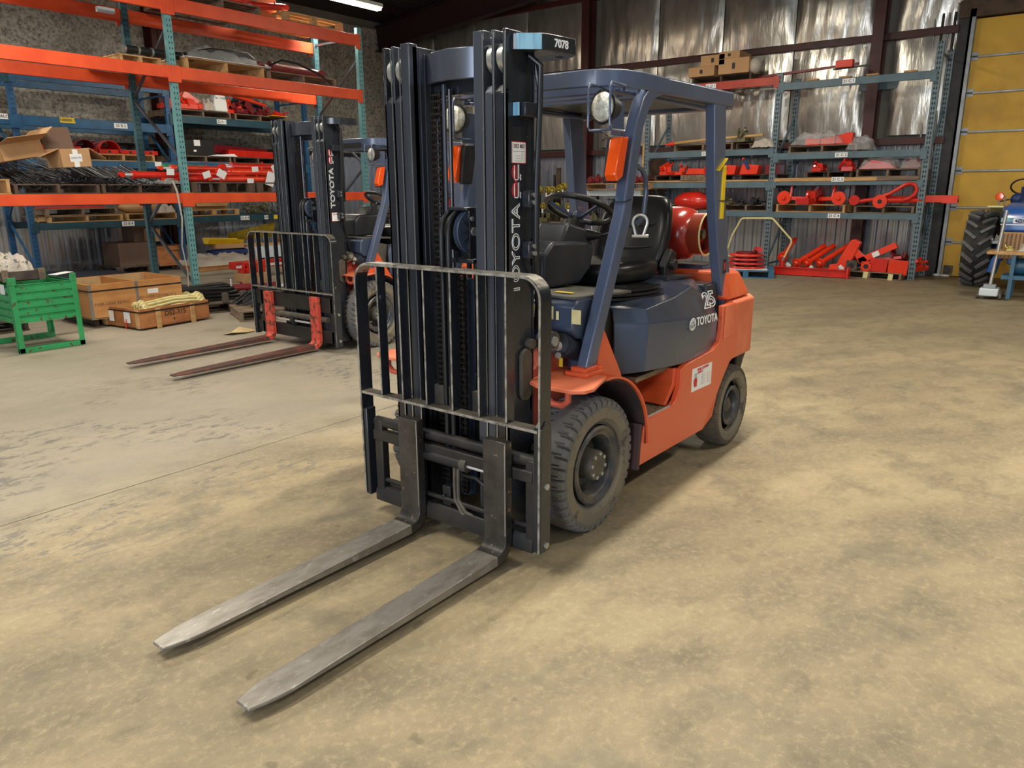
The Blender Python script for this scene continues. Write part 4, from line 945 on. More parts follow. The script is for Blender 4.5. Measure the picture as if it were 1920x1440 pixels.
        # yellow arm tied to the rear leg
        ya = thing('yellow_lock_bar', 'bright yellow bar strapped to the rear roof leg by the gas tank', 'bar', (-1.44, .475, 1.46))
        G().box(-.022, .022, -.014, .014, 0, .30).make('bar', 'yellow_paint', ya, bevel=.004)
        G().rbox((.05, 0, .305), (.13, .05, .008), (0, .55, 0)).make('flap', 'yellow_paint', ya, bevel=.002)
        G().strip([(-.03, .02), (.03, .02), (.03, -.05), (-.14, -.05), (-.14, .02)], .003, 'z', .10, .106, closed=True).make('tie', 'ink_black', ya)
        ya.location = (-1.375, .50, 1.44)
    else:
        G().box(-.115, -.10, -.3, .3, 2.035, 2.085).make('roof_label', 'ink_black', R, smooth=False)
    return R

F1 = forklift('forklift', 'orange and blue-grey forklift in the foreground marked 25 with bare steel forks', dict(
    loc=(0, 0, 0), full=True, rf=.332, yo=.5468, mw=.34, mz=2.215, rails=((.290, .343), (.238, .288), (.180, .232)),
    stick=1.758, tag='DS2 807', toy=1.365, emb=1.645, pul=.085, bl=-.515, br=.575, bt=1.277, bz=.10, bzl=.645,
    bars=(-.365, -.22, -.065, .095, .25, .40), forks=(.359, -.165), flen=1.265, fm=('fork_steel', 'fork_shank'), fz=.028))
F2 = forklift('forklift', 'second forklift parked behind with worn red fork shanks', dict(
    loc=(-2.40, -4.18, 0), full=False, rf=.350, yo=.60, mw=.42, mz=2.30, rails=((.355, .415), (.300, .350), (.235, .292)),
    stick=1.355, tag='DS2 806', toy=1.63, emb=1.93, pul=.085, bl=-.88, br=.52, bt=1.185, bz=.07, bzl=.60,
    bars=(-.725, -.58, -.42, -.26, -.09, .08, .25), forks=(.22, -.565), flen=1.555, fm=('fork_rust', 'fork_red'), fz=.035))
# ================================================================ pallet racks
def post(parent, x, y, h, m_, w=.10, d=.075):
    return G().box(-w/2, w/2, 0, d, 0, h).make('post', m_, parent, smooth=False, loc=(x, y, 0))
def frame(parent, x, depth, h, m_, mb, w=.10, m2=None, zb=(.25,)):
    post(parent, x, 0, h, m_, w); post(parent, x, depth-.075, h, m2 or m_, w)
    z = .18; k = 0; st = .95
    while z+st < h:
        a, b = (.075, depth-.075) if k % 2 == 0 else (depth-.075, .075)
        G().bar((x, a, z), (x, b, z+st*.92), .035, .035).make('brace', mb, parent, smooth=False); z += st; k += 1
    G().bar((x, .075, .14), (x, depth-.075, .14), .035, .035).make('brace', mb, parent, smooth=False)
    G().bar((x, .075, h-.16), (x, depth-.075, h-.16), .035, .035).make('brace', mb, parent, smooth=False)
def beam(parent, xa, xb, y, zt, h, m_, front=True, t=.04):
    s = 1 if front else -1
    y0, y1 = (y-.012, y+t) if front else (y-t, y+.012)
    b = G().box(xa, xb, y0, y1, zt-h, zt-.0).make('beam', m_, parent, bevel=.006)
    for x in (xa, xb):
        G().box(x-.055 if x == xb else x-.045, x+.045 if x == xb else x+.055, y-.018 if front else y+.002, y-.002 if front else y+.018, zt-h-.05, zt+.01).make('connector', m_, b, bevel=.002)
    return b
def bay(parent, xa, xb, depth, zt, h, m_, m2=None):
    f = beam(parent, xa+.045, xb-.045, 0, zt, h, m_); r = beam(parent, xa+.045, xb-.045, depth, zt, h, m2 or m_, False)
    return f
def tagplate(parent, x, y, z, s, w=.16, h=.07, m_='label_white'):
    t = G().box(x-w/2, x+w/2, y-.004, y-.001, z-h/2, z+h/2).make('bay_label', m_, parent, smooth=False)
    if s: text(s, h*.8, 'ink_black', t, (x, y-.0052, z), (PI/2, 0, 0), 'bay_number', bold=.001)
    return t

# ---- orange rack on the left (front faces the aisle)
LR = thing('pallet_rack', 'tall orange and teal pallet rack on the left with orange beams', 'rack', (-3.33, -8.78, 0), PI)
D = 1.30
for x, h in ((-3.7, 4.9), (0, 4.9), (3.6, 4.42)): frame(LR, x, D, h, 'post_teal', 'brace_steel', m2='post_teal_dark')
for xa, xb in ((-3.7, 0), (0, 3.6)):
    for zt, h in ((1.575, .145), (3.37, .17), (4.30, .19)):
        b = bay(LR, xa, xb, D, zt, h, 'rack_orange')
LR['label'] = 'tall orange-beamed pallet rack with teal posts on the left'

# ---- blue rack against the left wall
BR = thing('pallet_rack', 'blue pallet rack against the rough left wall, behind the orange rack', 'rack', (-5.45, -12.9, 0), PI)
for x, h, mm in ((-2.80, 3.66, 'post_blue'), (0, 3.62, 'post_blue'), (3.35, 3.75, 'post_blue')): frame(BR, x, 1.1, h, mm, 'rack_blue')
for zt, h, mm in ((3.60, .12, 'rack_blue'), (2.90, .17, 'rack_blue'), (2.17, .13, 'rack_blue'), (1.05, .12, 'rack_petrol')): bay(BR, -2.80, 0, 1.1, zt, h, mm)
bay(BR, -5.6, -2.80, 1.1, 2.88, .15, 'rack_blue'); bay(BR, -5.6, -2.80, 1.1, 3.60, .12, 'rack_petrol')
for zt, h, mm in ((3.10, .15, 'rack_petrol'), (2.19, .14, 'rack_blue'), (1.09, .13, 'rack_petrol')): bay(BR, 0, 3.35, 1.1, zt, h, mm)
for (x, z, s, mm, wd) in ((-1.0, 2.82, '23 B 2', 'label_white', .25), (-1.95, 2.86, '100000 7', 'label_yellow', .26), (-1.1, .99, '23 B 4', 'label_white', .24), (-2.98, 2.86, 'PALO', 'label_white', .14), (-.35, 2.13, '', 'label_white', .14),
                      (1.15, 3.03, '23 A 1', 'label_white', .22), (1.25, 2.12, '21 A 2', 'label_white', .22), (1.50, 1.02, '21 A 4', 'label_white', .22), (2.05, 1.02, '-30-', 'label_white', .1), (2.30, 1.02, '', 'label_yellow', .1)):
    tagplate(BR, x, -.014, z, s, wd, .09, mm)

# ---- grey-blue rack along the back wall (front faces the hall)
RR = thing('pallet_rack', 'grey-blue pallet rack along the back wall beside the yellow door', 'rack', (-12.16, -.30, 0), PI/2)
DR = 1.10
for x, h in ((0, 3.98), (-2.66, 3.72), (-5.42, 3.75)): frame(RR, x, DR, h, 'post_grey', 'rack_grey', w=.11)
for zt, h in ((3.53, .13), (2.26, .12), (1.16, .11)): bay(RR, -2.66, 0, DR, zt, h, 'rack_grey')
bay(RR, -2.66, 0, DR, 1.73, .07, 'rack_grey')
G().box(-2.60, -.75, -.02, DR, 1.735, 1.80).make('shelf_board', 'wood_new', RR, bevel=.004); G().box(-.75, -.06, -.02, DR, 1.735, 1.80).make('shelf_board', 'wood_old', RR, bevel=.004)
bay(RR, -5.42, -2.66, DR, 3.66, .15, 'rack_red')
for zt, h in ((2.36, .12), (1.74, .12), (1.17, .11)): bay(RR, -5.42, -2.66, DR, zt, h, 'rack_grey')
G().box(-5.36, -2.72, -.02, DR, 1.745, 1.775).make('shelf_board', 'wood_new', RR, bevel=.004)
for (x, z, s) in ((-1.40, 3.47, '21 C 1'), (-1.40, 2.20, '21 C 2'), (-1.42, 1.765, '21 C 3'), (-1.42, 1.105, '21 C 4'), (-4.02, 3.59, '21 D 1'), (-4.02, 2.30, '21 D 2'), (-4.25, 1.115, '21 D 4')):
    tagplate(RR, x, -.022, z, s, .22, .085)
G().box(-5.50, -5.46, -.01, .03, 0, 2.55).make('timber', 'wood_new', RR)
G().box(-5.47, -5.455, 0, DR, 1.2, 2.3).make('side_board', 'cardboard_dark', RR)

# ================================================================ pallets
def pallet_proto(name, w, d, h, m_, blocks=False, ms=None):
    ms = ms or m_
    t = thing(name, 'wooden pallet', 'pallet')
    nb = 6
    for i in range(nb):
        bw = d/nb*.82; y = -d/2+d/nb*(i+.5)
        G().box(-w/2, w/2, y-bw/2, y+bw/2, h-.018, h).make('deck_board', m_, t, bevel=.002)
    for i in range(3):
        y = (-d/2+.05, 0, d/2-.05)[i]
        G().box(-w/2, w/2, y-.05, y+.05, 0, .016).make('bottom_board', m_, t, bevel=.002)
    for i in range(3):
        x = (-w/2+.03, 0, w/2-.03)[i]
        if blocks:
            for y in (-d/2+.05, 0, d/2-.05): G().box(x-.05 if i == 1 else (x-.03 if i == 0 else x-.07), x+.05 if i == 1 else (x+.07 if i == 0 else x+.03), y-.05, y+.05, .016, h-.018).make('block', ms, t, bevel=.003)
        else: G().box(x-.02, x+.02, -d/2, d/2, .016, h-.018).make('stringer', ms, t, bevel=.002)
    return t
PAL = {}
def pallet(label, loc, rz=0, kind='new', w=1.15, d=1.05, h=.13, group=None, rot=None):
    key = (kind, w, d, h)
    mm = {'new': ('wood_new', False, None), 'old': ('wood_old', False, None), 'grey': ('wood_grey', True, 'wood_dark'), 'dark': ('wood_dark', False, 'wood_dark'), 'yellow': ('wood_new', True, 'wood_new'), 'blue': ('pallet_blue', True, 'pallet_blue')}[kind]
    if key in PAL:
        t = dup(PAL[key], loc, rz, label, group); 
        if not group and 'group' in t.keys(): del t['group']
        if rot: t.rotation_euler = rot
    else:
        t = pallet_proto('pallet', w, d, h, mm[0], mm[1], mm[2]); PAL[key] = t
        t.location = loc; t.rotation_euler = rot or (0, 0, rz); t['label'] = label
        if group: t['group'] = group
    return t
yL = -8.78-.62      # pallet centre line in the orange rack
yB = -12.9-.55
xR = -12.16-.55
# orange rack, lower deck
pallet('dark worn pallet under the heap of black rods, nearer the teal post', (-2.66, yL, 1.576), 0, 'dark', 1.08, 1.1, .13)
pallet('dark worn pallet under the heap of black rods, left half', (-1.56, yL, 1.576), 0, 'dark', 1.08, 1.1, .13)
pallet('fresh pale pallet at the left end of the lower orange deck', (-.42, yL, 1.576), 0, 'new', 1.15, 1.1, .19)
pallet('grey block pallet carrying the red hydraulic cylinders', (-4.0, yL, 1.576), 0, 'grey', 1.1, 1.1, .165)
pallet('grey block pallet under red cylinders, beside the parked forklift mast', (-5.1, yL, 1.576), 0, 'grey', .95, 1.1, .165)
# orange rack, middle deck
pallet('pallet with white-edged top under black film on the middle orange deck', (-4.25, yL, 3.371), 0, 'new', 1.36, 1.1, .17)
pallet('pallet with the maroon cylinder on the middle orange deck', (-5.70, yL, 3.371), 0, 'old', 1.40, 1.1, .14)
pallet('pale pallet edge behind the teal post on the middle deck', (-2.98, yL-.1, 3.371), 0, 'new', .62, 1.0, .12)
# top deck
pallet('brown pallet of red parts on the top orange deck', (-4.28, yL, 4.301), 0, 'old', 1.36, 1.1, .14)
pallet('yellowish block pallet at the far end of the top orange deck', (-6.02, yL+.02, 4.33), 0, 'yellow', 1.22, 1.05, .14)
pallet('pallet seen from below at the left of the top orange deck', (-2.2, yL-.05, 4.301), 0, 'new', 1.2, 1.0, .13)
# blue rack
pallet('worn pallet under the white sack on the blue rack upper beams', (-6.22, yB, 3.101), 0, 'old', 1.30, 1.05, .13)
pallet('worn pallet under orange scrap at the right of the blue rack upper beams', (-7.60, yB, 3.101), 0, 'old', 1.30, 1.05, .13)
pallet('pallet under the black box on the blue rack', (-6.18, yB, 2.191), 0, 'old', 1.20, 1.05, .13)
pallet('pallet under the long red trays on the blue rack', (-7.45, yB, 2.191), 0, 'dark', 1.25, 1.05, .13)
pallet('pale pallet under the red scoops on the blue rack', (-4.45, yB, 2.171), 0, 'new', 1.25, 1.05, .13)
pallet('pallet under the red rails on the blue rack, left of the scoops', (-3.15, yB, 2.171), 0, 'new', 1.2, 1.05, .13)
pallet('lower of two stacked pale pallets on the low blue beam', (-3.62, yB, 1.051), 0, 'new', 1.35, 1.05, .12)
pallet('upper of two stacked pale pallets on the low blue beam', (-3.55, yB, 1.172), 0.03, 'old', 1.30, 1.05, .13)
pallet('pallet with brown sacks on the low blue beam', (-4.88, yB, 1.051), 0, 'new', 1.05, 1.05, .13)
pallet('yellow pallet under a flattened carton on the low blue beam', (-6.25, yB, 1.091), 0, 'yellow', 1.2, 1.05, .13)
# back wall rack
pallet('pallet with film-wrapped orange bars beside the maroon column', (xR, -2.08, 2.261), PI/2, 'old', 1.25, 1.0, .13)
pallet('pallet carrying red wheel arms at the left of the back rack', (xR, -2.20, 1.161), PI/2, 'new', 1.30, 1.0, .15)
pallet('pallet carrying the red hooped arm in the back rack', (xR, -.90, 1.161), PI/2, 'old', 1.02, 1.0, .13)
pallet('small pallet of red castings on the wooden back shelf', (xR, -1.92, 1.801), PI/2, 'dark', .85, 1.0, .11)
pallet('pallet of film-wrapped maroon parts at the right of the wooden back shelf', (xR, -.90, 1.801), PI/2, 'old', 1.08, 1.0, .14)
pallet('pallet of long poles high in the back rack', (xR, -4.45, 2.361), PI/2, 'old', 1.30, 1.0, .14)
pallet('pallet high in the back rack beside the grey post', (xR, -3.45, 2.361), PI/2, 'dark', .6, 1.0, .12)
pallet('pallet under the orange brackets in the back rack', (xR, -5.15, 1.776), PI/2, 'dark', .75, 1.0, .11)
pallet('pallet under the orange troughs in the back rack', (xR, -3.60, 1.776), PI/2, 'dark', 1.25, 1.0, .10)
pallet('pallet under the glossy red shell in the back rack', (xR, -4.60, 1.171), PI/2, 'old', 1.1, 1.0, .12)
pallet('pallet with black fittings in the back rack', (xR, -3.45, 1.171), PI/2, 'old', .95, 1.0, .12)
pallet('pallet of brown cartons on top of the red beam', (xR, -4.15, 3.661), PI/2, 'dark', 1.25, 1.0, .13)
pallet('pallet on the floor under red flanged tubes', (-12.55, -2.05, 0), PI/2, 'old', 1.15, 1.0, .12)
pallet('pallet on the floor under red arms and plates', (-12.40, -.95, 0), PI/2, 'old', 1.10, 1.0, .13)
pallet('blue painted pallet on the floor by the back rack', (-11.22, -2.98, 0), PI/2+.35, 'blue', 1.0, .95, .14)
pallet('pallet with a red tube pile behind the driver seat', (-12.4, -6.33, 1.60), PI/2, 'new', 1.65, .9, .13)
# floor on the left
pallet('weathered pallet with black frames by the teal post', (-2.95, -7.45, 0), 2.85, 'grey', 1.2, .95, .13)
pallet('weathered pallet of black hoses beside the parked forklift', (-2.95, -6.32, 0), 2.75, 'old', .95, .75, .13)
pallet('pallet under the big plywood box on the left', (-1.62, -7.75, 0), .0, 'dark', 1.0, .9, .115)
pallet('pallet on the floor behind the green stillage', (.10, -8.1, 0), .1, 'dark', 1.2, .9, .14)
pallet('pallet under the dark cartons by the corrugated wall', (-4.75, -13.45, 0), 0, 'grey', 1.3, .9, .14)
pallet('pallet under the plywood chest by the corrugated wall', (-7.55, -13.4, 0), 0, 'grey', 1.3, .9, .12)
# ================================================================ loads and loose things
def solid(name, label, cat, g, m_, loc=(0, 0, 0), rot=(0, 0, 0), group=None, bevel=.004, smooth=True, **k):
    o = g.make(name, m_, None, bevel=bevel, smooth=smooth, loc=loc, rot=rot, **k); return tag(o, label, cat, group)
rnd = random.Random(11)
# ---- black rods heap on the lower orange deck
rod = None
for i in range(190):
    if rod is None:
        rod = G().tube([(0, 0, 0), (0, .9, 0), (0, .97, .05)], .009, 6).make('steel_rod', 'black_rod'); tag(rod, 'black steel rod in the heap on the lower orange deck', 'rod', 'black steel rods heaped under the cartons')
        o = rod
    else: o = rod.copy(); COL.objects.link(o)
    x = rnd.uniform(-3.0, -1.05); lay = rnd.random()
    o.location = (x, -9.9+rnd.uniform(0, .15)-0, 1.75+lay*(.42 if -2.2 < x < -1.3 else .26))
    o.rotation_euler = (-rnd.uniform(.04, .10)-lay*.36, rnd.uniform(-.1, .1), rnd.uniform(-.10, .62))
def carton(name, label, loc, size, rot=(0, 0, 0), m_='cardboard', flaps=(), lab=None, tape=True, group=None, closed=False):
    t = thing(name, label, 'box', loc, 0, group); t.rotation_euler = rot
    a, b, c = (v/2 for v in size); th = .006
    if closed: G().box(-a, a, -b, b, 0, 2*c).make('carton_body', m_, t, bevel=.004)
    else:
        G().box(-a, a, -b, b, 0, th).box(-a, a, -b, -b+th, 0, 2*c).box(-a, a, b-th, b, 0, 2*c).box(-a, -a+th, -b, b, 0, 2*c).box(a-th, a, -b, b, 0, 2*c).make('carton_body', m_, t, bevel=.001)
    for (side, ang, ln) in flaps:
        g = G()
        if side == 'x+': g.box(0, ln, -b, b, 0, th); Mx = Matrix.Translation((a, 0, 2*c)) @ Matrix.Rotation(-ang, 4, 'Y')
        if side == 'x-': g.box(-ln, 0, -b, b, 0, th); Mx = Matrix.Translation((-a, 0, 2*c)) @ Matrix.Rotation(ang, 4, 'Y')
        if side == 'y+': g.box(-a, a, 0, ln, 0, th); Mx = Matrix.Translation((0, b, 2*c)) @ Matrix.Rotation(ang, 4, 'X')
        if side == 'y-': g.box(-a, a, -ln, 0, 0, th); Mx = Matrix.Translation((0, -b, 2*c)) @ Matrix.Rotation(-ang, 4, 'X')
        g.xform(Mx).make('flap', 'cardboard_dark' if ang > 1.2 else m_, t)
    if tape: G().box(-.035, .035, b, b+.001, 0, 2*c-.01).make('tape', 'label_white', t, smooth=False)
    if lab:
        G().box(-.08, .08, b+.001, b+.002, c-.05, c+.05).make('box_label', 'label_white', t, smooth=False)
        text(lab, .035, 'ink_blue', t, (0, b+.003, c), (PI/2, 0, PI), 'print')
    return t
carton('open_carton', 'tilted open cardboard carton with striped tape on the black rods', (-1.15, -9.05, 2.00), (.62, .42, .20), (0.12, .16, .35), flaps=(('y+', .3, .2), ('x-', .5, .3)), tape=False)
for k in (-.2, -.06, .06):
    pass
carton('open_carton', 'open carton with raised flap and white paper label, on the rods', (-1.83, -9.05, 1.93), (.40, .38, .24), (0, .06, .08), flaps=(('y-', 1.35, .30), ('x+', -.35, .28), ('x-', -.6, .26)), lab='DO0 070')
carton('brown_carton', 'plain brown carton behind the rods at the left edge', (-.95, -9.9, 2.0), (.5, .4, .30), (0, 0, 0), closed=True, tape=False)
def film(name, label, loc, size, seed, m_='plastic_film', rot=0, cat='plastic film', group=None, lump=.35):
    r = random.Random(seed); g = G(); nx, ny = 22, 14
    for j in range(ny+1):
        for i in range(nx+1):
            u, v = i/nx*2-1, j/ny*2-1
            e = max(0, 1-abs(u)**4)*max(0, 1-abs(v)**4)
            z = size[2]*(e**.5)*(1-lump*.7+lump*math.sin(u*7+seed)*math.cos(v*6+seed*2)*.6+.12*math.sin(u*17+v*9+seed))+r.uniform(-.016, .016)
            g.v.append((u*size[0]/2, v*size[1]/2, max(0.002, z)))
    for j in range(ny):
        for i in range(nx):
            a = j*(nx+1)+i; g.f.append((a, a+1, a+nx+2, a+nx+1))
    o = g.make(name, m_, None, loc=loc, rot=(0, 0, rot), ang=60); return tag(o, label, cat, group)
def cyl_ram(name, label, loc, L, r, rot, m_='red_paint', group=None, eye=True, rodm='chrome'):
    t = thing(name, label, 'cylinder', loc, 0, group); t.rotation_euler = rot
    G().cyl((-L/2, 0, 0), (L*.28, 0, 0), r, 18).cyl((L*.24, 0, 0), (L*.31, 0, 0), r*1.18, 18).make('barrel', m_, t)
    G().cyl((L*.3, 0, 0), (L*.46, 0, 0), r*.45, 12).make('rod', rodm, t)
    G().cyl((-L/2-r*.5, -r, 0), (-L/2-r*.5, r, 0), r*.9, 14).make('clevis', m_, t); G().cyl((L*.48, -r*.8, 0), (L*.48, r*.8, 0), r*.75, 14).make('eye', m_, t)
    G().cyl((-L*.3, 0, r*.8), (-L*.3, 0, r*1.5), r*.28, 8).make('port', m_, t)
    return t
def flange_tube(name, label, loc, L, r, fr, rot, m_='red_orange', group=None, fl='disc', cat='tube'):
    t = thing(name, label, cat, loc, 0, group); t.rotation_euler = rot
    G().cyl((0, 0, 0), (0, -L, 0), r, 16).make('tube', m_, t)
    if fl == 'disc':
        G().cyl((0, -.02, 0), (0, .015, 0), fr, 24).cyl((0, .015, 0), (0, .05, 0), r*1.1, 16, r*.8).make('flange', m_, t)
    else:
        G().box(-fr, fr, -.02, .012, -fr, fr).make('flange', m_, t, bevel=.004); G().cyl((0, .010, 0), (0, .016, 0), r*.8, 20).make('bore', 'ink_black', t)
        g = G()
        for a in (-1, 1):
            for b in (-1, 1): g.cyl((a*fr*.75, .010, b*fr*.75), (a*fr*.75, .0145, b*fr*.75), .012, 8)
        tag(g.make('bolt_holes', 'ink_black', t), kind='stuff')
    return t
def paper_tag(label, loc, rot, w=.12, h=.16, m_='label_white'):
    o = G().box(-w/2, w/2, -.001, .001, -h, 0).make('paper_tag', m_, None, smooth=False, loc=loc, rot=rot); return tag(o, label, 'tag')
# red cylinders on the lower orange deck
for i, (x, y, z, L, r, rz, lb) in enumerate(((-3.55, -8.98, 1.79, 1.0, .045, .02, 'slim red cylinder lying in front behind the teal post'), (-4.35, -8.95, 1.79, 1.1, .045, -.02, 'slim red cylinder along the front edge of the grey pallet'), (-3.9, -9.12, 1.86, 1.2, .05, .05, 'red cylinder with white wrap, second from the front'),
        (-4.62, -9.15, 1.90, 1.0, .062, -.04, 'thick red cylinder leaning on the stack by the mast'), (-4.75, -9.3, 1.99, 1.0, .065, .03, 'topmost thick red cylinder of the stack'), (-4.2, -9.38, 1.90, 1.1, .055, .08, 'red cylinder at the back of the stack'), (-2.9, -8.97, 1.84, .9, .05, 0, 'red cylinder tucked left of the teal post'), (-3.7, -9.3, 1.95, 1.0, .045, .03, 'upper red cylinder in the middle of the stack'))):
    cyl_ram('hydraulic_cylinder', lb, (x, y, z), L, r, (0, 0, rz), 'red_orange' if i % 2 else 'red_paint', 'red hydraulic cylinders on the lower orange deck')
for i, (x, z, w, h, rr_) in enumerate(((-3.15, 1.93, .12, .09, 0), (-3.72, 1.90, .13, .10, .3), (-4.02, 1.92, .15, .12, -.5), (-4.60, 1.99, .12, .08, .1), (-5.05, 1.97, .20, .26, .15), (-4.92, 1.90, .16, .22, -.3), (-4.5, 1.80, .12, .07, 0), (-4.95, 2.02, .10, .2, .5))):
    paper_tag(['white tag left of the teal post on red cylinders', 'white tag above the slim red cylinder', 'white star-shaped tag on the red stack', 'small white tag on the topmost red cylinder', 'large white tag hanging at the end of the red stack', 'white tag drooping below the large one', 'small white tag on the front red cylinder', 'tilted white tag by the mast'][i], (x, -8.86, z), (-.1, rr_, 0), w, h)
solid('green_tube', 'short green tube among the red cylinders', 'tube', G().cyl((-.35, 0, 0), (.35, 0, 0), .04, 14), 'green_paint', (-3.75, -9.55, 1.98))
film('stretch_film', 'crumpled clear film at the right end of the rod heap', (-3.12, -8.98, 1.71), (.36, .4, .07), 3, 'plastic_film')
G_ = G().tube([(-3.10, -8.74, 1.76), (-3.13, -8.70, 1.60), (-3.16, -8.70, 1.2), (-3.12, -8.72, .8), (-3.17, -8.73, .42), (-3.15, -8.74, .0)], [.012, .016, .012, .009, .008, .014], 7)
tag(G_.make('film_strand', 'plastic_milky'), 'twisted strand of clear film hanging from the orange deck to the floor', 'plastic film')
# middle deck
for i, x in enumerate((-2.86, -3.06, -3.26, -3.52, -3.72)):
    t = thing('black_roller', 'short black roller with pale ends, number %s from the left on the middle deck' % ['one', 'two', 'three', 'four', 'five'][i], 'roller', (x, -9.05, 3.565), 0, 'black rollers on the middle orange deck')
    t['label'] = 'black roller with pale collar on the middle orange deck, %s' % ['leftmost', 'second from the left', 'just left of the teal post', 'just right of the teal post', 'nearest the film cover'][i]
    G().cyl((-.09, 0, 0), (.07, 0, 0), .055, 16).make('drum', 'plastic_black', t); G().cyl((.07, 0, 0), (.10, 0, 0), .06, 16).make('collar', 'zinc', t)
film('machine_cover', 'glossy dark film cover over a long load on the middle orange deck', (-4.30, -9.35, 3.545), (1.25, .9, .26), 5, 'plastic_film', cat='plastic film')
solid('wrapped_machine', 'dark long machine part under the glossy film', 'machine', G().prism([(-.58, 0), (.58, 0), (.58, .10), (.2, .20), (-.45, .22), (-.58, .14)], 'y', -.35, .35), 'plastic_black', (-4.30, -9.35, 3.545), bevel=.02)
tag(G().box(-4.93, -3.57, -9.95, -8.82, 3.541, 3.548).make('white_sheet', 'label_white', None, smooth=False), 'thin white sheet on the pallet under the film', 'sheet')
cyl_ram('hydraulic_cylinder', 'maroon hydraulic cylinder with black hose on the middle orange deck', (-5.62, -9.15, 3.60), 1.25, .085, (0, 0, .05), 'red_dark')
tag(G().tube([(-5.1, -8.95, 3.60), (-5.3, -8.9, 3.70), (-5.6, -8.88, 3.68), (-5.95, -8.80, 3.56), (-6.2, -8.74, 3.40)], .02, 8).make('rubber_hose', 'hose_black'), 'black hose drooping over the edge of the middle orange beam', 'hose')
# top deck
cyl_ram('hydraulic_cylinder', 'bright red cylinder on top of the orange rack by the tall carton', (-5.12, -9.0, 4.50), .80, .055, (0, .12, .05), 'red_paint')
cyl_ram('hydraulic_cylinder', 'bright red cylinder on the brown pallet of the top deck', (-4.35, -9.05, 4.51), .90, .06, (0, 0, .05), 'red_orange')
carton('tall_carton', 'tall pale carton with red print standing on the top orange deck', (-5.32, -9.45, 4.30), (.36, .5, .55), closed=True, m_='cardboard', tape=False)
solid('white_bracket', 'small white bracket under the top orange beam', 'bracket', G().box(-.12, .12, -.04, .04, -.05, .02), 'white_board', (-2.85, -9.6, 4.16))

# blue rack upper beams: scrap parts
def scrap(name, label, loc, seed, m_='red_orange', s=.3, n=4, group=None, cat='metal part'):
    r = random.Random(seed); g = G()
    g.rbox((0, 0, .10*s), (s*1.1, s*.5, s*.2), (0, 0, r.uniform(-.3, .3)))
    for i in range(n):
        k = r.random()
        if k < .4: g.rbox((r.uniform(-.4, .4)*s, r.uniform(-.3, .3)*s, r.uniform(.15, .5)*s), (r.uniform(.3, .9)*s, .06*s, r.uniform(.15, .35)*s), (r.uniform(-.5, .5), r.uniform(-.6, .6), r.uniform(-.6, .6)))
        elif k < .7: 
            a = Vector((r.uniform(-.5, .5)*s, r.uniform(-.3, .3)*s, r.uniform(.1, .5)*s)); g.cyl(a, a+Vector((r.uniform(-.5, .5)*s, r.uniform(-.1, .1)*s, r.uniform(-.05, .3)*s)), .07*s, 10)
        else:
            x, z = r.uniform(-.4, .4)*s, .25*s; g.cyl((x, -.04*s, z), (x, .04*s, z), .22*s, 18)
    t = thing(name, label, cat, loc, 0, group)
    g.make('casting', m_, t, bevel=.003)
    G().cyl((-.3*s, -.02, .12*s), (-.3*s, .35*s, .12*s), .10*s, 14).make('boss', m_, t); G().rbox((.25*s, .1*s, .28*s), (.08*s, .3*s, .34*s), (0, .2, .3)).make('lug', m_, t, bevel=.003)
    return t
for i, (x, z, s, mm, lb) in enumerate(((-5.60, 3.23, .42, 'red_orange', 'orange bracket part nearest the teal post on the upper blue beams'), (-6.05, 3.25, .46, 'red_orange', 'long orange arm part on the upper blue beams'), (-6.95, 3.23, .40, 'red_orange', 'orange box-shaped part right of the white sack'), (-7.25, 3.25, .48, 'red_dark', 'maroon tangled part in the middle of the upper blue beams'), (-7.75, 3.23, .36, 'red_dark', 'maroon fittings near the right end of the upper blue beams'), (-8.2, 3.23, .26, 'red_paint', 'small red fitting at the right end of the upper blue beams'))):
    scrap('scrap_part', lb, (x, -13.1, z), 20+i, mm, s, 6)
solid('white_sack', 'white printed sack between orange parts on the upper blue beams', 'sack', G().prism([(-.17, 0), (.17, 0), (.14, .25), (.10, .34), (-.12, .34), (-.15, .2)], 'y', -.1, .1), 'label_white', (-6.62, -12.98, 3.232), bevel=.03)
text('A4 - 1/2000', .05, 'ink_blue', bpy.data.objects['white_sack'], (0, .104, .27), (PI/2, 0, PI), 'print')
film('plastic_bag', 'clear plastic bag beside the white sack', (-6.35, -13.0, 3.232), (.26, .3, .26), 8, 'plastic_milky')
solid('orange_cone', 'dark and orange tapered bar leaning over the maroon parts', 'bar', G().cyl((-.5, 0, 0), (.3, 0, .16), .03, 12, .05), 'red_orange', (-7.3, -13.0, 3.45))
film('grey_tarp', 'dark grey tarpaulin bundle behind the maroon parts', (-7.55, -13.4, 3.232), (.8, .6, .42), 4, 'tarp_dark')
solid('yellow_paper', 'pale yellow paper at the end of the blue rack', 'paper', G().box(-.22, .22, -.2, .2, 0, .012), 'label_yellow', (-8.05, -13.05, 3.235))
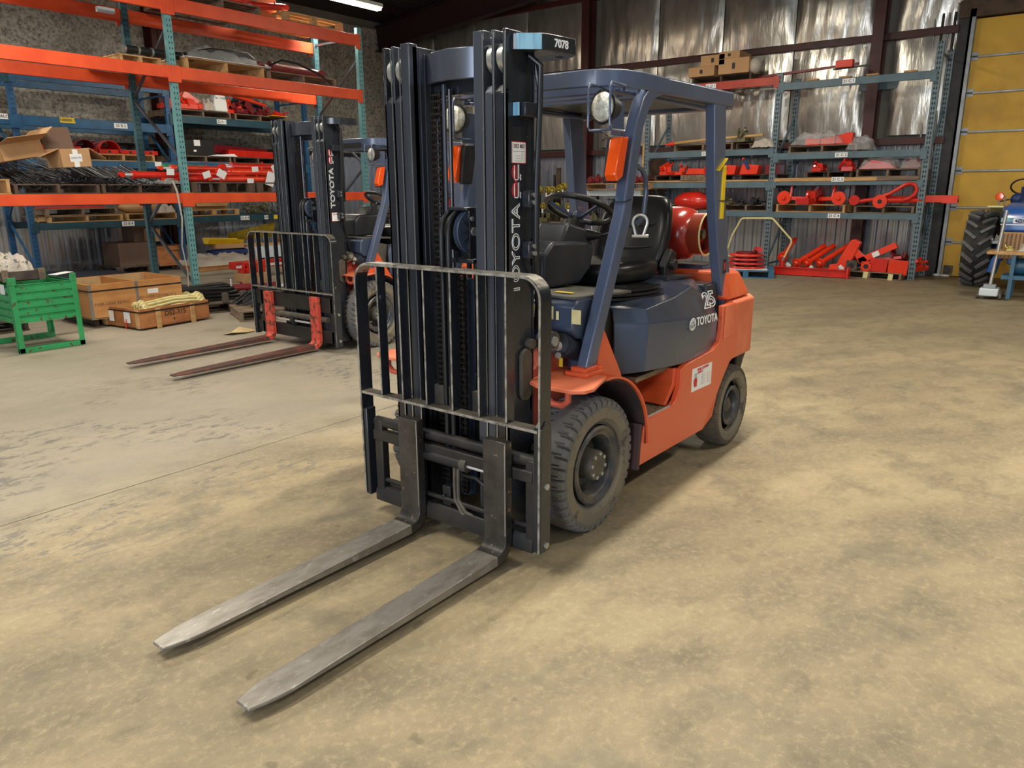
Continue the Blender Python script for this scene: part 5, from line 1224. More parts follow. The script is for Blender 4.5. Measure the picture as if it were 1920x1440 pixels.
# blue rack second level
bx = thing('black_box', 'black plastic box with white label on the blue rack', 'box', (-6.02, -13.3, 2.322))
G().prism([(-.42, 0), (.42, 0), (.36, .30), (-.42, .34)], 'y', -.3, .3).make('shell', 'black_box', bx, bevel=.01)
G().box(-.10, .04, .301, .303, .20, .32).make('box_label', 'label_white', bx, smooth=False); G().box(.0, .06, .301, .303, .08, .12).make('box_label', 'label_white', bx, smooth=False)
for o_ in list(bx.children): o_.location.x = .0
solid('white_cloth', 'flat white cloth strip between the black box and red trays', 'cloth', G().prism([(-.33, 0), (.33, 0), (.2, .03), (-.25, .06)], 'y', -.1, .1), 'label_white', (-6.60, -13.0, 2.322), bevel=.01)
def tray(name, label, loc, L, w, h, m_, rot=(0, 0, 0), group=None):
    t = thing(name, label, 'tray', loc, 0, group); t.rotation_euler = rot
    G().strip([(-w/2-.03, h), (-w/2, 0), (w/2, 0), (w/2+.03, h)], .012, 'x', -L/2, L/2).make('trough', m_, t); G().box(-L/2, -L/2+.01, -w/2, w/2, 0, h).make('end_plate', m_, t); G().box(L/2-.01, L/2, -w/2, w/2, 0, h).make('end_plate', m_, t)
    return t
tray('red_tray', 'long dark red tray at the back of the blue rack', (-7.25, -13.5, 2.40), 1.5, .3, .16, 'red_dark', (0, -.03, .08))
tray('red_tray', 'long bright red tray at the front of the blue rack', (-7.45, -13.15, 2.33), 1.35, .34, .13, 'red_paint', (0, -.02, -.05))
for i, x in enumerate((-3.75, -4.20)):
    t = thing('red_scoop', ['round dark red scoop left of its twin on the blue rack', 'round bright red scoop right of its twin on the blue rack'][i], 'scoop', (x, -13.1, 2.302), 0, 'red scoops on the blue rack')
    g = G(); g.strip([(.20*math.cos(a)*(-1), .04+.20*math.sin(a)) for a in [PI*k/12 for k in range(13)]], .012, 'y', -.2, .2).make('bowl', ['red_dark', 'red_paint'][i], t)
    G().box(-.2, .2, -.2, -.19, 0, .16).make('back_plate', ['red_dark', 'red_paint'][i], t)
t = thing('red_rail', 'long red perforated rail in front of the scoops on the blue rack', 'rail', (-4.4, -12.96, 2.302)); G().box(-.75, .75, -.02, .02, 0, .08).make('rail', 'red_paint', t, bevel=.003)
for k in range(7): G().cyl((-.6+.2*k, .021, .04), (-.6+.2*k, .024, .04), .025, 10).make('hole', 'ink_black', t)
t = thing('red_rail', 'red rail with pale lath across it, left of the open carton', 'rail', (-3.1, -12.98, 2.302)); G().box(-.6, .6, -.02, .02, 0, .12).make('rail', 'red_paint', t, bevel=.003); G().bar((-.3, .03, .1), (.25, .03, .3), .02, .02).make('lath', 'wood_new', t)
# blue rack low beam
solid('brown_sack', 'brown sack pile on the low blue beam left of the orange frame brace', 'sack', G().ball((0, 0, .12), (.42, .35, .14), 20, 12), 'cardboard', (-4.75, -13.2, 1.182))
film('plastic_wrap', 'pale plastic wrap heap on the low blue beam', (-5.12, -13.05, 1.182), (.45, .4, .2), 13, 'plastic_milky')
solid('red_plate', 'flat red plate lying on the stacked pale pallets', 'plate', G().box(-.5, .5, -.3, .3, 0, .03), 'red_paint', (-3.5, -13.3, 1.303))
solid('flat_carton', 'flattened orange-brown carton hanging over the low blue beam', 'box', G().prism([(-.42, 0), (.42, 0), (.35, -.10), (-.33, -.10)], 'y', -.006, .006).box(-.42, .42, -.5, 0, -.004, .004), 'wood_new', (-6.25, -12.98, 1.387), (0, 0, 0))
carton('brown_carton', 'brown carton on the yellow pallet under the flattened one', (-6.2, -13.4, 1.222), (.9, .6, .16), closed=True, tape=False)
def junk(name, label, loc, n, spread, m_, seed, group, size=.05, cat='fitting'):
    r = random.Random(seed); first = None
    for i in range(n):
        if first is None:
            first = thing(name, label, cat, (0, 0, 0), 0, group)
            G().cyl((-size, 0, 0), (size, 0, 0), size*.36, 8).ball((size*.9, 0, 0), size*.5, 8, 6).cyl((0, 0, 0), (0, 0, size*.9), size*.3, 8).make('body', m_, first)
            G().cyl((0, 0, size*.9), (0, 0, size*1.2), size*.55, 8).make('cap', m_, first); o = first
        else: o = dup(first)
        o.location = (loc[0]+r.uniform(-1, 1)*spread[0], loc[1]+r.uniform(-1, 1)*spread[1], loc[2]+size*.6+r.random()**1.5*spread[2]); o.rotation_euler = (r.uniform(-3, 3), r.uniform(-3, 3), r.uniform(-3, 3)); 
junk('pipe_fitting', 'dull brass pipe fitting in the heap on the low blue beam', (-7.35, -13.1, 1.10), 34, (.28, .25, .20), 'brass_dirty', 5, 'brass fittings on the low blue beam')
junk('pipe_fitting', 'grey pipe fitting in the right-hand heap on the low blue beam', (-8.0, -13.1, 1.10), 26, (.22, .25, .22), 'galvanised', 6, 'grey fittings on the low blue beam')

# ---- floor under the racks, left
carton('dark_carton', 'large dark brown carton on a pallet by the corrugated wall', (-4.55, -13.45, .142), (.72, .7, .46), closed=True, m_='cardboard_dark', tape=False)
carton('dark_carton', 'smaller dark carton on top of the large dark one', (-4.85, -13.55, .605), (.45, .5, .32), closed=True, m_='cardboard_dark', tape=False)
carton('brown_carton', 'light brown carton stacked against the small dark carton', (-4.95, -13.18, .605), (.24, .2, .26), closed=True, m_='cardboard', tape=False)
solid('wooden_chest', 'plywood chest with stencil marks beside the dark cartons', 'crate', G().box(-.34, .34, -.3, .3, 0, .40), 'plywood_dark', (-5.28, -13.3, .10)); text('TOP RIGHT', .06, 'ink_black', bpy.data.objects['wooden_chest'], (.0, .306, .30), (PI/2, 0, PI), 'stencil')
solid('floor_mat', 'dark blue-black tarpaulin flat on the floor along the corrugated wall', 'tarp', G().prism([(-1.5, 0), (1.5, 0), (1.3, .10), (.4, .16), (-1.2, .08)], 'y', -.7, .7), 'tarp_dark', (-2.9, -12.9, 0.002), bevel=.02)
film('wrapped_load', 'milky film wrap crumpled over flat load on the floor behind the teal post', (-6.05, -12.75, .10), (1.5, 1.25, .22), 21, 'plastic_milky')
solid('flat_plywood', 'flat yellow-brown boards under the film wrap on the floor', 'board', G().box(-.68, .68, -.55, .55, 0, .085), 'plywood', (-6.05, -12.75, 0.002), bevel=.01)
t = thing('long_carton', 'long flat carton with dark print under the yellow chute', 'box', (-7.05, -13.05, .36)); t.rotation_euler = (0, -.03, -.02)
G().box(-.95, .85, -.15, .15, 0, .09).make('carton_body', 'cardboard', t, bevel=.004); text('Banghella', .07, 'ink_black', t, (.05, .153, .045), (PI/2, 0, PI), 'print', bold=.001)
G().ball((-.22, .152, .045), (.045, .001, .025), 12, 8).make('print', 'ink_black', t)
solid('yellow_chute', 'bright yellow folded metal chute lying on the long carton', 'chute', G().strip([(-.06, .14), (0, .01), (.16, .01), (.22, .12)], .006, 'x', -.45, .40), 'yellow_paint', (-6.45, -13.15, .455), (0, -.06, 0))
solid('yellow_sheet', 'leaning yellow panel standing above the white box', 'panel', G().prism([(-.62, 0), (.60, .08), (.62, .42), (-.60, .20)], 'y', -.012, .012).xform(Matrix.Scale(-1, 4, (1, 0, 0))), 'yellow_dull', (-7.35, -13.35, .48), (-.25, 0, 0))
carton('white_box', 'white carton with blue print on the floor behind the parked forklift', (-7.40, -12.75, .14), (.95, .4, .24), closed=True, m_='white_board', tape=False)
solid('blue_trestle', 'dark blue steel trestle under the long carton', 'trestle', G().box(-.5, .5, -.2, .2, .26, .34).box(-.48, -.42, -.2, -.15, 0, .26).box(.42, .48, -.2, -.15, 0, .26).box(-.48, -.42, .15, .2, 0, .26).box(.42, .48, .15, .2, 0, .26), 'dark_blue', (-6.65, -13.05, .0))
carton('brown_carton', 'brown carton with black logo right of the white box', (-8.15, -12.9, .14), (.42, .5, .42), closed=True, tape=False)
solid('clear_sheet', 'thin clear sheet lying on the floor before the white box', 'sheet', G().prism([(-.7, 0), (.7, 0), (.6, .02), (-.5, .05)], 'y', -.25, .25), 'plastic_milky', (-6.7, -12.05, .003))
# red machine on a carton behind the second forklift
carton('brown_carton', 'small brown carton under the red wrapped machine', (-5.05, -9.9, 0.0), (.5, .4, .16), closed=True, tape=False)
scrap('red_machine', 'red machine part with white tags behind the second forklift', (-5.05, -9.9, .165), 41, 'red_paint', .40, 7)
t = thing('red_beam', 'long glossy red beam wrapped in film behind the backrest bars', 'beam', (-5.9, -10.6, .16)); G().box(-.8, .8, -.12, .12, 0, .14).make('beam_body', 'red_paint', t, bevel=.01); G().box(-.8, .8, .121, .123, .03, .08).make('stripe', 'label_white', t)
# black frames and maroon cylinder on the weathered pallet
def loop(label, loc, a, b, rz, r=.022, m_='plastic_black'):
    t = thing('bent_hoop', label, 'frame', loc, rz, 'black hoop frames on the weathered pallet')
    pts = [(a*math.copysign(abs(math.cos(t_))**.6, math.cos(t_)), b*math.copysign(abs(math.sin(t_))**.6, math.sin(t_)), .02*math.sin(2*t_)) for t_ in [2*PI*i/28 for i in range(28)]]
    G().tube(pts, r, 8, closed=True).make('hoop', m_, t); G().tube([(-a, 0, .0), (a, 0, 0)], r*.8, 8).make('crossbar', m_, t); return t
for i in range(4): loop(['lowest black hoop frame on the weathered pallet', 'second black hoop frame up on the weathered pallet', 'third black hoop frame up, slightly turned', 'topmost black hoop frame with silver pin'][i], (-2.72+.03*i, -7.5, .155+.048*i), .50-.02*i, .20, 2.85+.06*i)
solid('steel_pin', 'upright silver pin on the topmost black frame', 'pin', G().cyl((0, 0, 0), (0, 0, .10), .012, 10), 'chrome', (-3.0, -7.3, .31))
for i, (x, y) in enumerate(((-2.72, -7.02), (-3.02, -7.05))): solid('wood_block', ['pale wood block on the pallet edge nearer the teal post', 'pale wood block on the pallet edge farther from the teal post'][i], 'block', G().box(-.035, .035, -.03, .03, 0, .13), 'wood_grey', (x, y, .135))
cyl_ram('hydraulic_cylinder', 'dark red cylinder lying on the floor pallet behind the second forklift fork', (-3.55, -7.45, .23), .85, .06, (0, 0, 2.75), 'red_dark')
solid('red_clevis', 'small orange-red clevis by the black hoses', 'clevis', G().cyl((-.08, 0, 0), (.08, 0, 0), .04, 12).box(.04, .16, -.04, .04, -.03, .03), 'red_paint', (-3.05, -6.85, .2))
first = None
for i in range(26):
    pts = [(-.30+rnd.uniform(-.05, .05), 0, 0), (-.1, .02, .06+rnd.uniform(0, .10)), (.12, .0, .12+rnd.uniform(0, .10)), (.34, 0, .02)]
    if first is None: first = G().tube(pts, .012, 6).make('black_hose', 'rubber_black'); tag(first, 'short black hose in the bundle on the weathered pallet', 'hose', 'black hoses beside the second forklift'); o = first
    else: o = first.copy(); COL.objects.link(o)
    o.location = (-2.98+rnd.uniform(-.12, .12), -6.4+rnd.uniform(-.24, .24), .145+rnd.random()*.06); o.rotation_euler = (0, rnd.uniform(-.1, .1), 2.6+rnd.uniform(-.25, .25))
solid('crumpled_paper', 'crumpled brown paper scrap on the floor before the second forklift', 'paper', G().add([(-.22, -.06, 0), (-.05, -.10, .01), (.2, -.04, 0), (.16, .08, .03), (-.02, .10, .01), (-.2, .05, .0), (0, 0, .07), (.1, -.01, .02)], [(0, 1, 6), (1, 7, 6), (1, 2, 7), (2, 3, 7), (3, 4, 6), (3, 6, 7), (4, 5, 6), (5, 0, 6)]), 'paper', (-1.95, -5.52, .004), bevel=0, smooth=False)

# ---- plywood crates
t = thing('plywood_crate', 'low plywood crate with a black strap and pencil marks, full of cream rods', 'crate', (-1.32, -6.56, 0.0), PI+.13)
W, Dp, H = .96, .80, .255
for nm, bxx in (('panel', (0, W, 0, .015, .02, H)), ('panel', (0, W, Dp-.015, Dp, .02, H)), ('panel', (0, .015, .015, Dp-.015, .02, H)), ('panel', (W-.015, W, .015, Dp-.015, .02, H)), ('bottom', (0, W, 0, Dp, .02, .035))):
    G().box(*bxx).make(nm, 'plywood_dark', t, bevel=.002)
for x in (.20, .68): G().box(x, x+.065, -.014, 0, .0, H-.012).make('batten', 'wood_new', t, bevel=.003)
for y in (.02, .66): G().box(-.014, 0, y, y+.065, .02, H-.012).make('batten', 'wood_new', t, bevel=.003)
G().box(-.017, W+.003, -.017, -.014, H-.045, H-.028).box(-.017, -.014, -.017, Dp, H-.045, H-.028).make('strap', 'strap_dark', t)
G().box(.02, W-.02, .02, Dp-.02, .035, .16).make('padding', 'cardboard_dark', t)
text('DS2-315', .085, 'ink_black', t, (.46, -.0155, .165), (PI/2, 0, 0), 'marking'); text('4r', .05, 'ink_black', t, (.44, -.0155, .09), (PI/2, 0, 0), 'marking')
for y, w_ in ((.18, .12), (.50, .10)): G().box(-.0155, -.0145, y, y+w_, .08, .21).make('shipping_label', 'label_white', t, smooth=False)
G().rbox((-.0165, .27, .06), (.002, .02, .13), (0.2, 0, 0)).make('red_ribbon', 'red_orange', t, smooth=False)
first = None
for i in range(16):
    if first is None:
        first = thing('cream_rod', 'cream painted rod with ring end piled in the plywood crate', 'rod', (0, 0, 0), 0, 'cream rods in the plywood crate')
        G().tube([(0, 0, 0), (.38, 0, .035), (.70, 0, .015)], .013, 8).make('shaft', 'cream_paint', first)
        G().lathe([(.018, -.02), (.045, -.02), (.048, 0), (.045, .02), (.018, .02)], (.74, 0, .015), 'y', 18).make('ring', 'cream_paint', first); G().lathe([(.015, -.015), (.040, -.015), (.040, .015), (.015, .015)], (-.035, 0, 0), 'y', 16).make('ring', 'cream_paint', first); o = first
    else: o = dup(first)
    ly, k = divmod(i, 7)
    o.location = (-1.52-.012*k, -6.72-.085*k-.03*ly, .20+.035*ly+.012*(k % 2)); o.rotation_euler = (0, -.0, PI+.12+rnd.uniform(-.05, .05))
t = thing('plywood_crate', 'large open plywood box with grey corner straps behind the low crate', 'crate', (-1.03, -7.15, .115), PI)
W, Dp, H = 1.16, .95, .415
for bxx in ((0, W, 0, .015, 0, H), (0, W, Dp-.015, Dp, 0, H), (0, .015, .015, Dp-.015, 0, H), (W-.015, W, .015, Dp-.015, 0, H), (.56, .575, .015, Dp-.015, 0, H)): G().box(*bxx).make('panel', 'plywood', t, bevel=.002)
G().box(0, W, 0, Dp, -.005, .01).make('bottom', 'plywood_inside', t)
G().box(.015, W-.015, .015, .02, .01, H-.004).box(.015, W-.015, Dp-.02, Dp-.015, .01, H-.004).split('lining', 'plywood_inside', t)
for x in (.0, .56): G().box(x-.005, x+.03, -.004, 0, 0, H).make('corner_strip', 'galvanised', t)
G().box(-.004, W, -.007, -.004, H-.09, H-.072).box(-.006, -.003, 0, Dp, H-.09, H-.072).make('strap', 'strap_dark', t)
G().box(.70, .84, -.0085, -.0075, .24, .30).make('paper_label', 'label_white', t, smooth=False)
text('2001-FABR GEARBOX 2', .05, 'cardboard_dark', t, (.82, -.001, .20), (PI/2, 0, 0), 'stencil'); text('FABR-GEAR RETRO', .05, 'cardboard_dark', t, (.26, -.001, .17), (PI/2, 0, 0), 'stencil')
solid('paper_sheet', 'folded white paper at the corner of the green stillage', 'paper', G().box(-.12, .12, -.06, .06, 0, .004), 'label_white', (-.72, -7.05, .705), (0, .05, .4))

# ---- green stillage
GS = thing('steel_stillage', 'green ribbed steel stillage with rust chips at the left edge', 'stillage', (.078, -6.28, 0), PI)
Wd, De, Ht = .64, .82, .775
for x in (0, Wd):
    for y in (0, De):
        sx = 1 if x == 0 else -1; sy = 1 if y == 0 else -1
        G().box(min(x, x+sx*.055), max(x, x+sx*.055), min(y, y+sy*.006), max(y, y+sy*.006), 0, Ht).box(min(x, x+sx*.006), max(x, x+sx*.006), min(y, y+sy*.055), max(y, y+sy*.055), 0, Ht).make('corner_post', 'green_paint', GS, bevel=.004)
def ribbed(L, z0, z1):
    pr = []; n = 5; h = (z1-z0)/n
    for i in range(n):
        z = z0+i*h; pr += [(0, z), (0, z+h*.62), (-.018, z+h*.70), (-.018, z+h*.90), (0, z+h*.98)]
    return G().strip([(a, b) for a, b in pr], .004, 'x', .05, L-.05)
for y, f in ((.002, 1), (De-.002, -1)):
    o = ribbed(Wd, .31, .70).make('ribbed_panel', 'green_paint', GS, ang=20); o.location = (0, y, 0); o.scale = (1, -f, 1)
for x, f in ((.002, -1), (Wd-.002, 1)):
    o = ribbed(De, .31, .70).make('ribbed_panel', 'green_paint', GS, ang=20); o.rotation_euler = (0, 0, PI/2); o.location = (x, 0, 0)
for y in (0, De-.05): G().box(.0, Wd, y, y+.05, 0, .055).make('foot_rail', 'green_paint', GS, bevel=.004)
G().box(.02, Wd-.02, .02, De-.02, .31, .325).make('floor_plate', 'green_paint', GS, bevel=.003)
for x in (.0, Wd-.07):
    for y in (0, ): G().prism([(x, Ht-.08), (x+.07, Ht-.08), (x+.07 if x == 0 else x+.07, Ht+.0), (x+.01 if x > 0 else x+.0, Ht-.0)], 'y', -.006, .004).make('corner_ear', 'green_paint', GS, bevel=.003)
G().box(-.004, -.002, .12, .24, .60, .70).make('paper_label', 'label_white', GS, smooth=False)
t = thing('small_crate', 'small weathered wooden crate of bagged bolts on the green stillage', 'crate', (-.13, -6.63, .72), PI)
G().box(-.20, .20, -.18, -.165, 0, .10).box(-.20, .20, .165, .18, 0, .10).box(-.2, -.185, -.18, .18, 0, .10).box(.185, .2, -.18, .18, 0, .10).box(-.2, .2, -.18, .18, 0, .012).make('crate_side', 'wood_grey', t, bevel=.003)
for x in (-.2, .14): G().box(x, x+.06, -.195, -.18, 0, .12).make('batten', 'wood_old', t, bevel=.003)
film('bolt_bag', 'clear bag of silver bolts heaped in the small wooden crate', (-.05, -6.75, .745), (.50, .42, .26), 31, 'plastic_milky')
junk('steel_bolt', 'silver bolt inside the clear bag on the green stillage', (-.08, -6.72, .76), 44, (.18, .15, .17), 'silver', 8, 'silver bolts in the clear bag', .026, 'bolt')
carton('brown_carton', 'brown carton behind the bag of bolts on the green stillage', (.08, -6.92, .70), (.36, .20, .30), (0, .1, 0), closed=True, tape=False)

# ---- back rack loads
def wheel_arm(label, loc, rz, m_='red_orange', s=1.0):
    t = thing('wheel_arm', label, 'arm', loc, rz, 'red wheel arms on the pallet')
    G().cyl((0, .0, .12*s), (0, -.05, .12*s), .13*s, 28).make('disc', m_, t); G().cyl((0, -.05, .12*s), (0, -.09, .12*s), .05*s, 14, .03*s).make('hub', m_, t)
    G().bar((0, -.02, .12*s), (.42*s, .12, .10*s), .05*s, .07*s).bar((.12*s, -.02, .12*s), (.10*s, .1, .42*s), .03*s, .09*s).make('arm', m_, t, bevel=.004)
    G().bar((.42*s, .12, .08*s), (.58*s, .15, .34*s), .03*s, .06*s).make('fork_end', 'red_dark', t, bevel=.004); return t
wheel_arm('orange-red wheel arm at the left end of its pallet in the back rack', (-12.18, -2.68, 1.312), PI/2); wheel_arm('orange-red wheel arm at the right end of its pallet, beside the maroon tangle', (-12.22, -1.68, 1.312), PI/2, s=.95).scale = (-1, 1, 1)
scrap('red_bracket', 'red angular brackets tangled between the two wheel arms', (-12.4, -2.25, 1.312), 55, 'red_paint', .55, 8)
t = thing('hooped_arm', 'bright red arm with a big round hoop at the right of the back rack', 'arm', (-12.2, -.9, 1.292), PI/2)
G().tube([(-.52, 0, .06), (-.1, .02, .13), (.1, .04, .15)], .035, 10).tube([(.0, 0, .10), (.62, 0, .10)], .045, 10).make('shaft', 'red_paint', t)
G().tube([(-.05, -.05, .16), (.10, -.05, .22), (.22, -.05, .30), (.32, -.05, .37), (.42, -.05, .39), (.49, -.05, .36), (.52, -.05, .28), (.49, -.05, .20), (.42, -.05, .14), (.34, -.04, .11)], .034, 10).make('hoop', 'red_paint', t)
G().cyl((-.05, -.06, .08), (-.05, -.10, .08), .12, 24).make('disc', 'red_orange', t); G().cyl((-.05, -.10, .08), (-.05, -.102, .08), .04, 12).make('bore', 'ink_black', t); G().cyl((-.50, -.05, .10), (-.50, 0, .10), .09, 24).make('disc', 'red_paint', t)
solid('red_bar', 'bright red square bar poking out past the right rack post', 'bar', G().box(-.30, .30, -.055, .055, -.06, .06).box(.06, .30, -.06, .06, -.075, .0), 'red_orange', (-12.35, -.05, 1.42), (0, 0, PI/2))
t = thing('red_bar_tube', 'red tube running behind the right rack post', 'tube', (-12.45, -.55, 1.42), PI/2); G().box(-.3, .22, -.04, .04, -.05, .05).make('tube', 'red_paint', t, bevel=.004)
scrap('red_casting', 'red casting at the left of the wooden back shelf', (-12.3, -2.12, 1.912), 61, 'red_paint', .34, 8); scrap('red_casting', 'red casting with white tag, second on the wooden back shelf', (-12.3, -1.62, 1.912), 62, 'red_paint', .38, 8)
film('film_bundle', 'film-covered pink-red parts on the wooden back shelf', (-12.4, -1.08, 1.942), (.5, .62, .22), 71, 'plastic_film'); solid('red_bundle', 'dark pink parts under film on the wooden back shelf', 'metal part', G().prism([(-.3, 0), (.3, 0), (.2, .10), (-.1, .16)], 'x', -.2, .2), 'red_faded', (-12.4, -1.08, 1.942))
film('film_bundle', 'film bag with maroon part at the right end of the wooden back shelf', (-12.4, -.52, 1.942), (.45, .36, .25), 72, 'plastic_film'); solid('maroon_part', 'maroon part in a film bag at the right end of the wooden shelf', 'metal part', G().box(-.15, .15, -.13, .13, 0, .16), 'red_dark', (-12.4, -.52, 1.942))
t = thing('orange_bars', 'bright orange wrapped bars strapped on the high back pallet', 'bar', (-12.3, -1.98, 2.392), PI/2)
G().prism([(-.42, 0), (.42, 0), (.42, .20), (.36, .21), (.0, .12), (-.42, .13)], 'y', -.08, .12).make('bars', 'red_orange', t, bevel=.008)
for x in (-.15, .12): G().box(x, x+.015, -.085, .125, -.0, .17).make('strap', 'strap_dark', t)
film('film_bundle', 'crumpled clear film trailing right of the orange bars', (-12.35, -1.42, 2.28), (.5, .42, .26), 73, 'plastic_film'); film('film_bundle', 'clear film over the orange bars', (-12.3, -2.15, 2.393), (.5, .95, .24), 74, 'plastic_film')
for i, y in enumerate((-2.35, -1.78, -1.32, -.72)): solid('wood_block', ['small wood block at the left of the top grey beam', 'small wood block, second along the top grey beam', 'small wood block, third along the top grey beam', 'low wood block near the right of the top grey beam'][i], 'block', G().box(-.06, .06, -.1, .1, 0, .03), 'wood_new', (-12.2, y, 3.531))
# left bay of the back rack
t = thing('long_pole', 'long pale wooden pole with orange tip lying high in the back rack', 'pole', (-12.2, -4.3, 2.53), PI/2)
G().tube([(-.80, 0, .0), (-.4, 0, .03), (1.1, 0, .09)], .028, 10).make('shaft', 'wood_new', t); G().cyl((-.98, 0, -.02), (-.78, 0, 0), .02, 12, .05).make('tip', 'red_orange', t)
scrap('hose_bundle', 'grey and tan hose bundle on the poles high in the back rack', (-12.3, -3.62, 2.50), 81, 'brass_dirty', .42, 9); film('film_bundle', 'dirty film bundle left of the grey post high in the back rack', (-12.3, -3.18, 2.38), (.4, .45, .18), 83, 'plastic_milky')
def trough(label, loc, w=.42):
    t = thing('red_trough', label, 'trough', loc, PI/2, 'orange troughs in the back rack')
    G().prism([(-.16, 0), (.16, 0), (.22, .20), (-.22, .20)][::1], 'x', -w/2, w/2).xform(Matrix.Identity(4)).make('body', 'red_orange', t, bevel=.006)
    return t
for i, y in enumerate((-3.88, -3.42)):
    t = thing('orange_trough', ['orange trough with dark lever, nearer the roof leg', 'orange trough with dark lever, nearer the grey post'][i], 'trough', (-12.25, y, 1.88), PI/2, 'orange troughs in the back rack')
    G().prism([(-.18, 0), (.18, 0), (.21, .17), (-.12, .20)], 'y', -.15, .12).make('body', 'red_orange', t, bevel=.006); G().rbox((-.04, -.16, .20), (.06, .04, .22), (0, -.5, 0)).make('lever', 'dark_blue', t, bevel=.006)
    G().cyl((-.10, -.14, .29), (-.10, -.18, .29), .028, 12).make('knob', 'red_orange', t)
solid('orange_trough', 'orange trough mostly hidden by the rear roof leg', 'trough', G().box(-.16, .16, -.15, .15, 0, .17), 'red_paint', (-12.25, -4.18, 1.88), (0, 0, PI/2)); solid('maroon_trough', 'dark maroon trough behind the grey post', 'trough', G().box(-.14, .14, -.15, .15, 0, .18), 'red_dark', (-12.35, -2.98, 1.88), (0, 0, PI/2))
scrap('orange_bracket', 'orange bracket with white tag at the left of the back rack', (-12.2, -5.18, 1.89), 91, 'red_orange', .36, 6); scrap('orange_bracket', 'orange bracket beside the tagged one in the back rack', (-12.3, -4.92, 1.89), 92, 'red_orange', .32, 6)
solid('orange_channel', 'flat orange channel on the pale timber in the back rack', 'channel', G().prism([(-.30, 0), (.30, 0), (.28, .10), (-.24, .12)], 'x', -.1, .1), 'red_orange', (-12.2, -4.45, 1.90)); solid('pale_timber', 'thick pale timber under the orange channel', 'timber', G().box(-.10, .10, -.42, .42, 0, .11), 'wood_old', (-12.22, -4.45, 1.776))
solid('red_shell', 'glossy dark red rounded shell behind the seat in the back rack', 'shell', G().ball((0, 0, .05), (.28, .44, .20), 24, 14), 'red_paint', (-12.3, -4.62, 1.30)); solid('shell_opening', 'black round opening on the red shell', 'ring', G().lathe([(.10, 0), (.15, .01), (.16, .04), (.11, .05)], (0, 0, 0), 'z', 24), 'plastic_black', (-12.32, -4.44, 1.46))
for i, (y, s) in enumerate(((-3.80, .12), (-3.55, .10), (-3.30, .13), (-3.10, .10))): scrap('black_fitting', ['brass-flecked fitting with white tag by the roof leg', 'low black fitting, second along the back pallet', 'black fitting, third along the back pallet', 'black fitting beside the grey post'][i], (-12.25, y, 1.292), 100+i, 'brass_dirty' if i == 0 else 'plastic_black', s*2, 6)
# cartons on the red beam
for i, (y, z, w, h) in enumerate(((-4.55, 3.792, .55, .18), (-3.88, 3.792, .62, .28), (-4.32, 3.973, .50, .20), (-3.98, 4.073, .42, .13))):
    t = thing('brown_carton', ['brown carton at the left of the high pallet', 'wide brown carton at the right of the high pallet', 'brown carton stacked on the left one', 'topmost brown carton with white tape'][i], 'box', (-12.45, y, z), PI/2, 'brown cartons on the high pallet')
    G().box(-w/2, w/2, -.3, .3, 0, h).make('carton_body', 'cardboard', t, bevel=.004); G().box(-.03, .03, -.302, -.3, h*.3, h*.7).make('print', 'ink_black', t); G().box(-w/2, w/2, -.05, .05, h, h+.002).make('tape', 'label_white', t)
solid('grey_bag', 'grey film bag beside the cartons on the high pallet', 'bag', G().ball((0, 0, .12), (.14, .12, .15), 14, 10), 'plastic_milky', (-12.3, -3.50, 3.792))
t = thing('lifting_bar', 'long dark red bar with an orange block, lying across the top of the back rack', 'bar', (-12.5, -2.6, 3.72), PI/2)
G().bar((-.9, 0, .0), (.95, 0, .08), .06, .04).bar((-.7, .12, .03), (.2, .12, .06), .04, .05).make('bar', 'red_dark', t); G().box(.55, .85, -.06, .08, .03, .16).make('block', 'red_orange', t, bevel=.006); G().bar((.5, .02, .02), (1.15, .02, .04), .03, .03).make('tip', 'plastic_black', t)
# floor under the back rack
for i, (y, z, a) in enumerate(((-2.58, .30, .0), (-2.30, .20, .5), (-2.10, .21, .45), (-1.86, .22, .5))):
    flange_tube('flanged_tube', ['red flanged tube standing apart at the left', 'red flanged tube with white tag, second from the left', 'red flanged tube, third from the left', 'red flanged tube nearest the big red arm'][i], (-12.05, y, z), .75, .052, .10, (-.42, 0, -PI/2-a), 'red_orange', 'red flanged tubes on the floor pallet')
t = thing('red_i_beam', 'long red steel beam with end plate lying on the floor before the back rack', 'beam', (-11.75, -1.92, 0), PI/2+.05)
G().box(-.68, .66, -.05, .05, .02, .14).box(-.68, .66, -.08, .08, .14, .155).box(-.68, .66, -.08, .08, .01, .025).make('web', 'red_paint', t, bevel=.003); G().box(.64, .665, -.11, .11, 0, .20).make('end_plate', 'red_orange', t, bevel=.004); G().cyl((-.55, 0, .155), (-.55, 0, .27), .05, 16).make('socket', 'red_paint', t); G().prism([(.30, .155), (.46, .155), (.46, .26), (.32, .24)], 'y', -.03, .03).make('lug', 'red_orange', t, bevel=.004)
t = thing('big_red_arm', 'tall leaning red arm beside the square flanges', 'arm', (-12.05, -1.36, .14), PI/2)
G().prism([(-.22, 0), (.02, 0), (.20, .50), (.10, .56), (.02, .54), (-.14, .22)], 'y', -.07, .05).make('blade', 'red_orange', t, bevel=.02); G().prism([(.12, .40), (.34, .20), (.40, .10), (.20, .12), (.08, .3)], 'y', -.05, .05).make('brace', 'red_orange', t, bevel=.01)
flange_tube('square_flange_tube', 'grey square flange tube at the foot of the red arm', (-11.95, -1.27, .22), .5, .06, .095, (0, 0, -PI/2), 'dusty_iron', None, 'sq')
flange_tube('square_flange_tube', 'red square flange tube right of the grey one', (-11.95, -1.02, .22), .5, .055, .085, (0, 0, -PI/2), 'red_orange', None, 'sq')
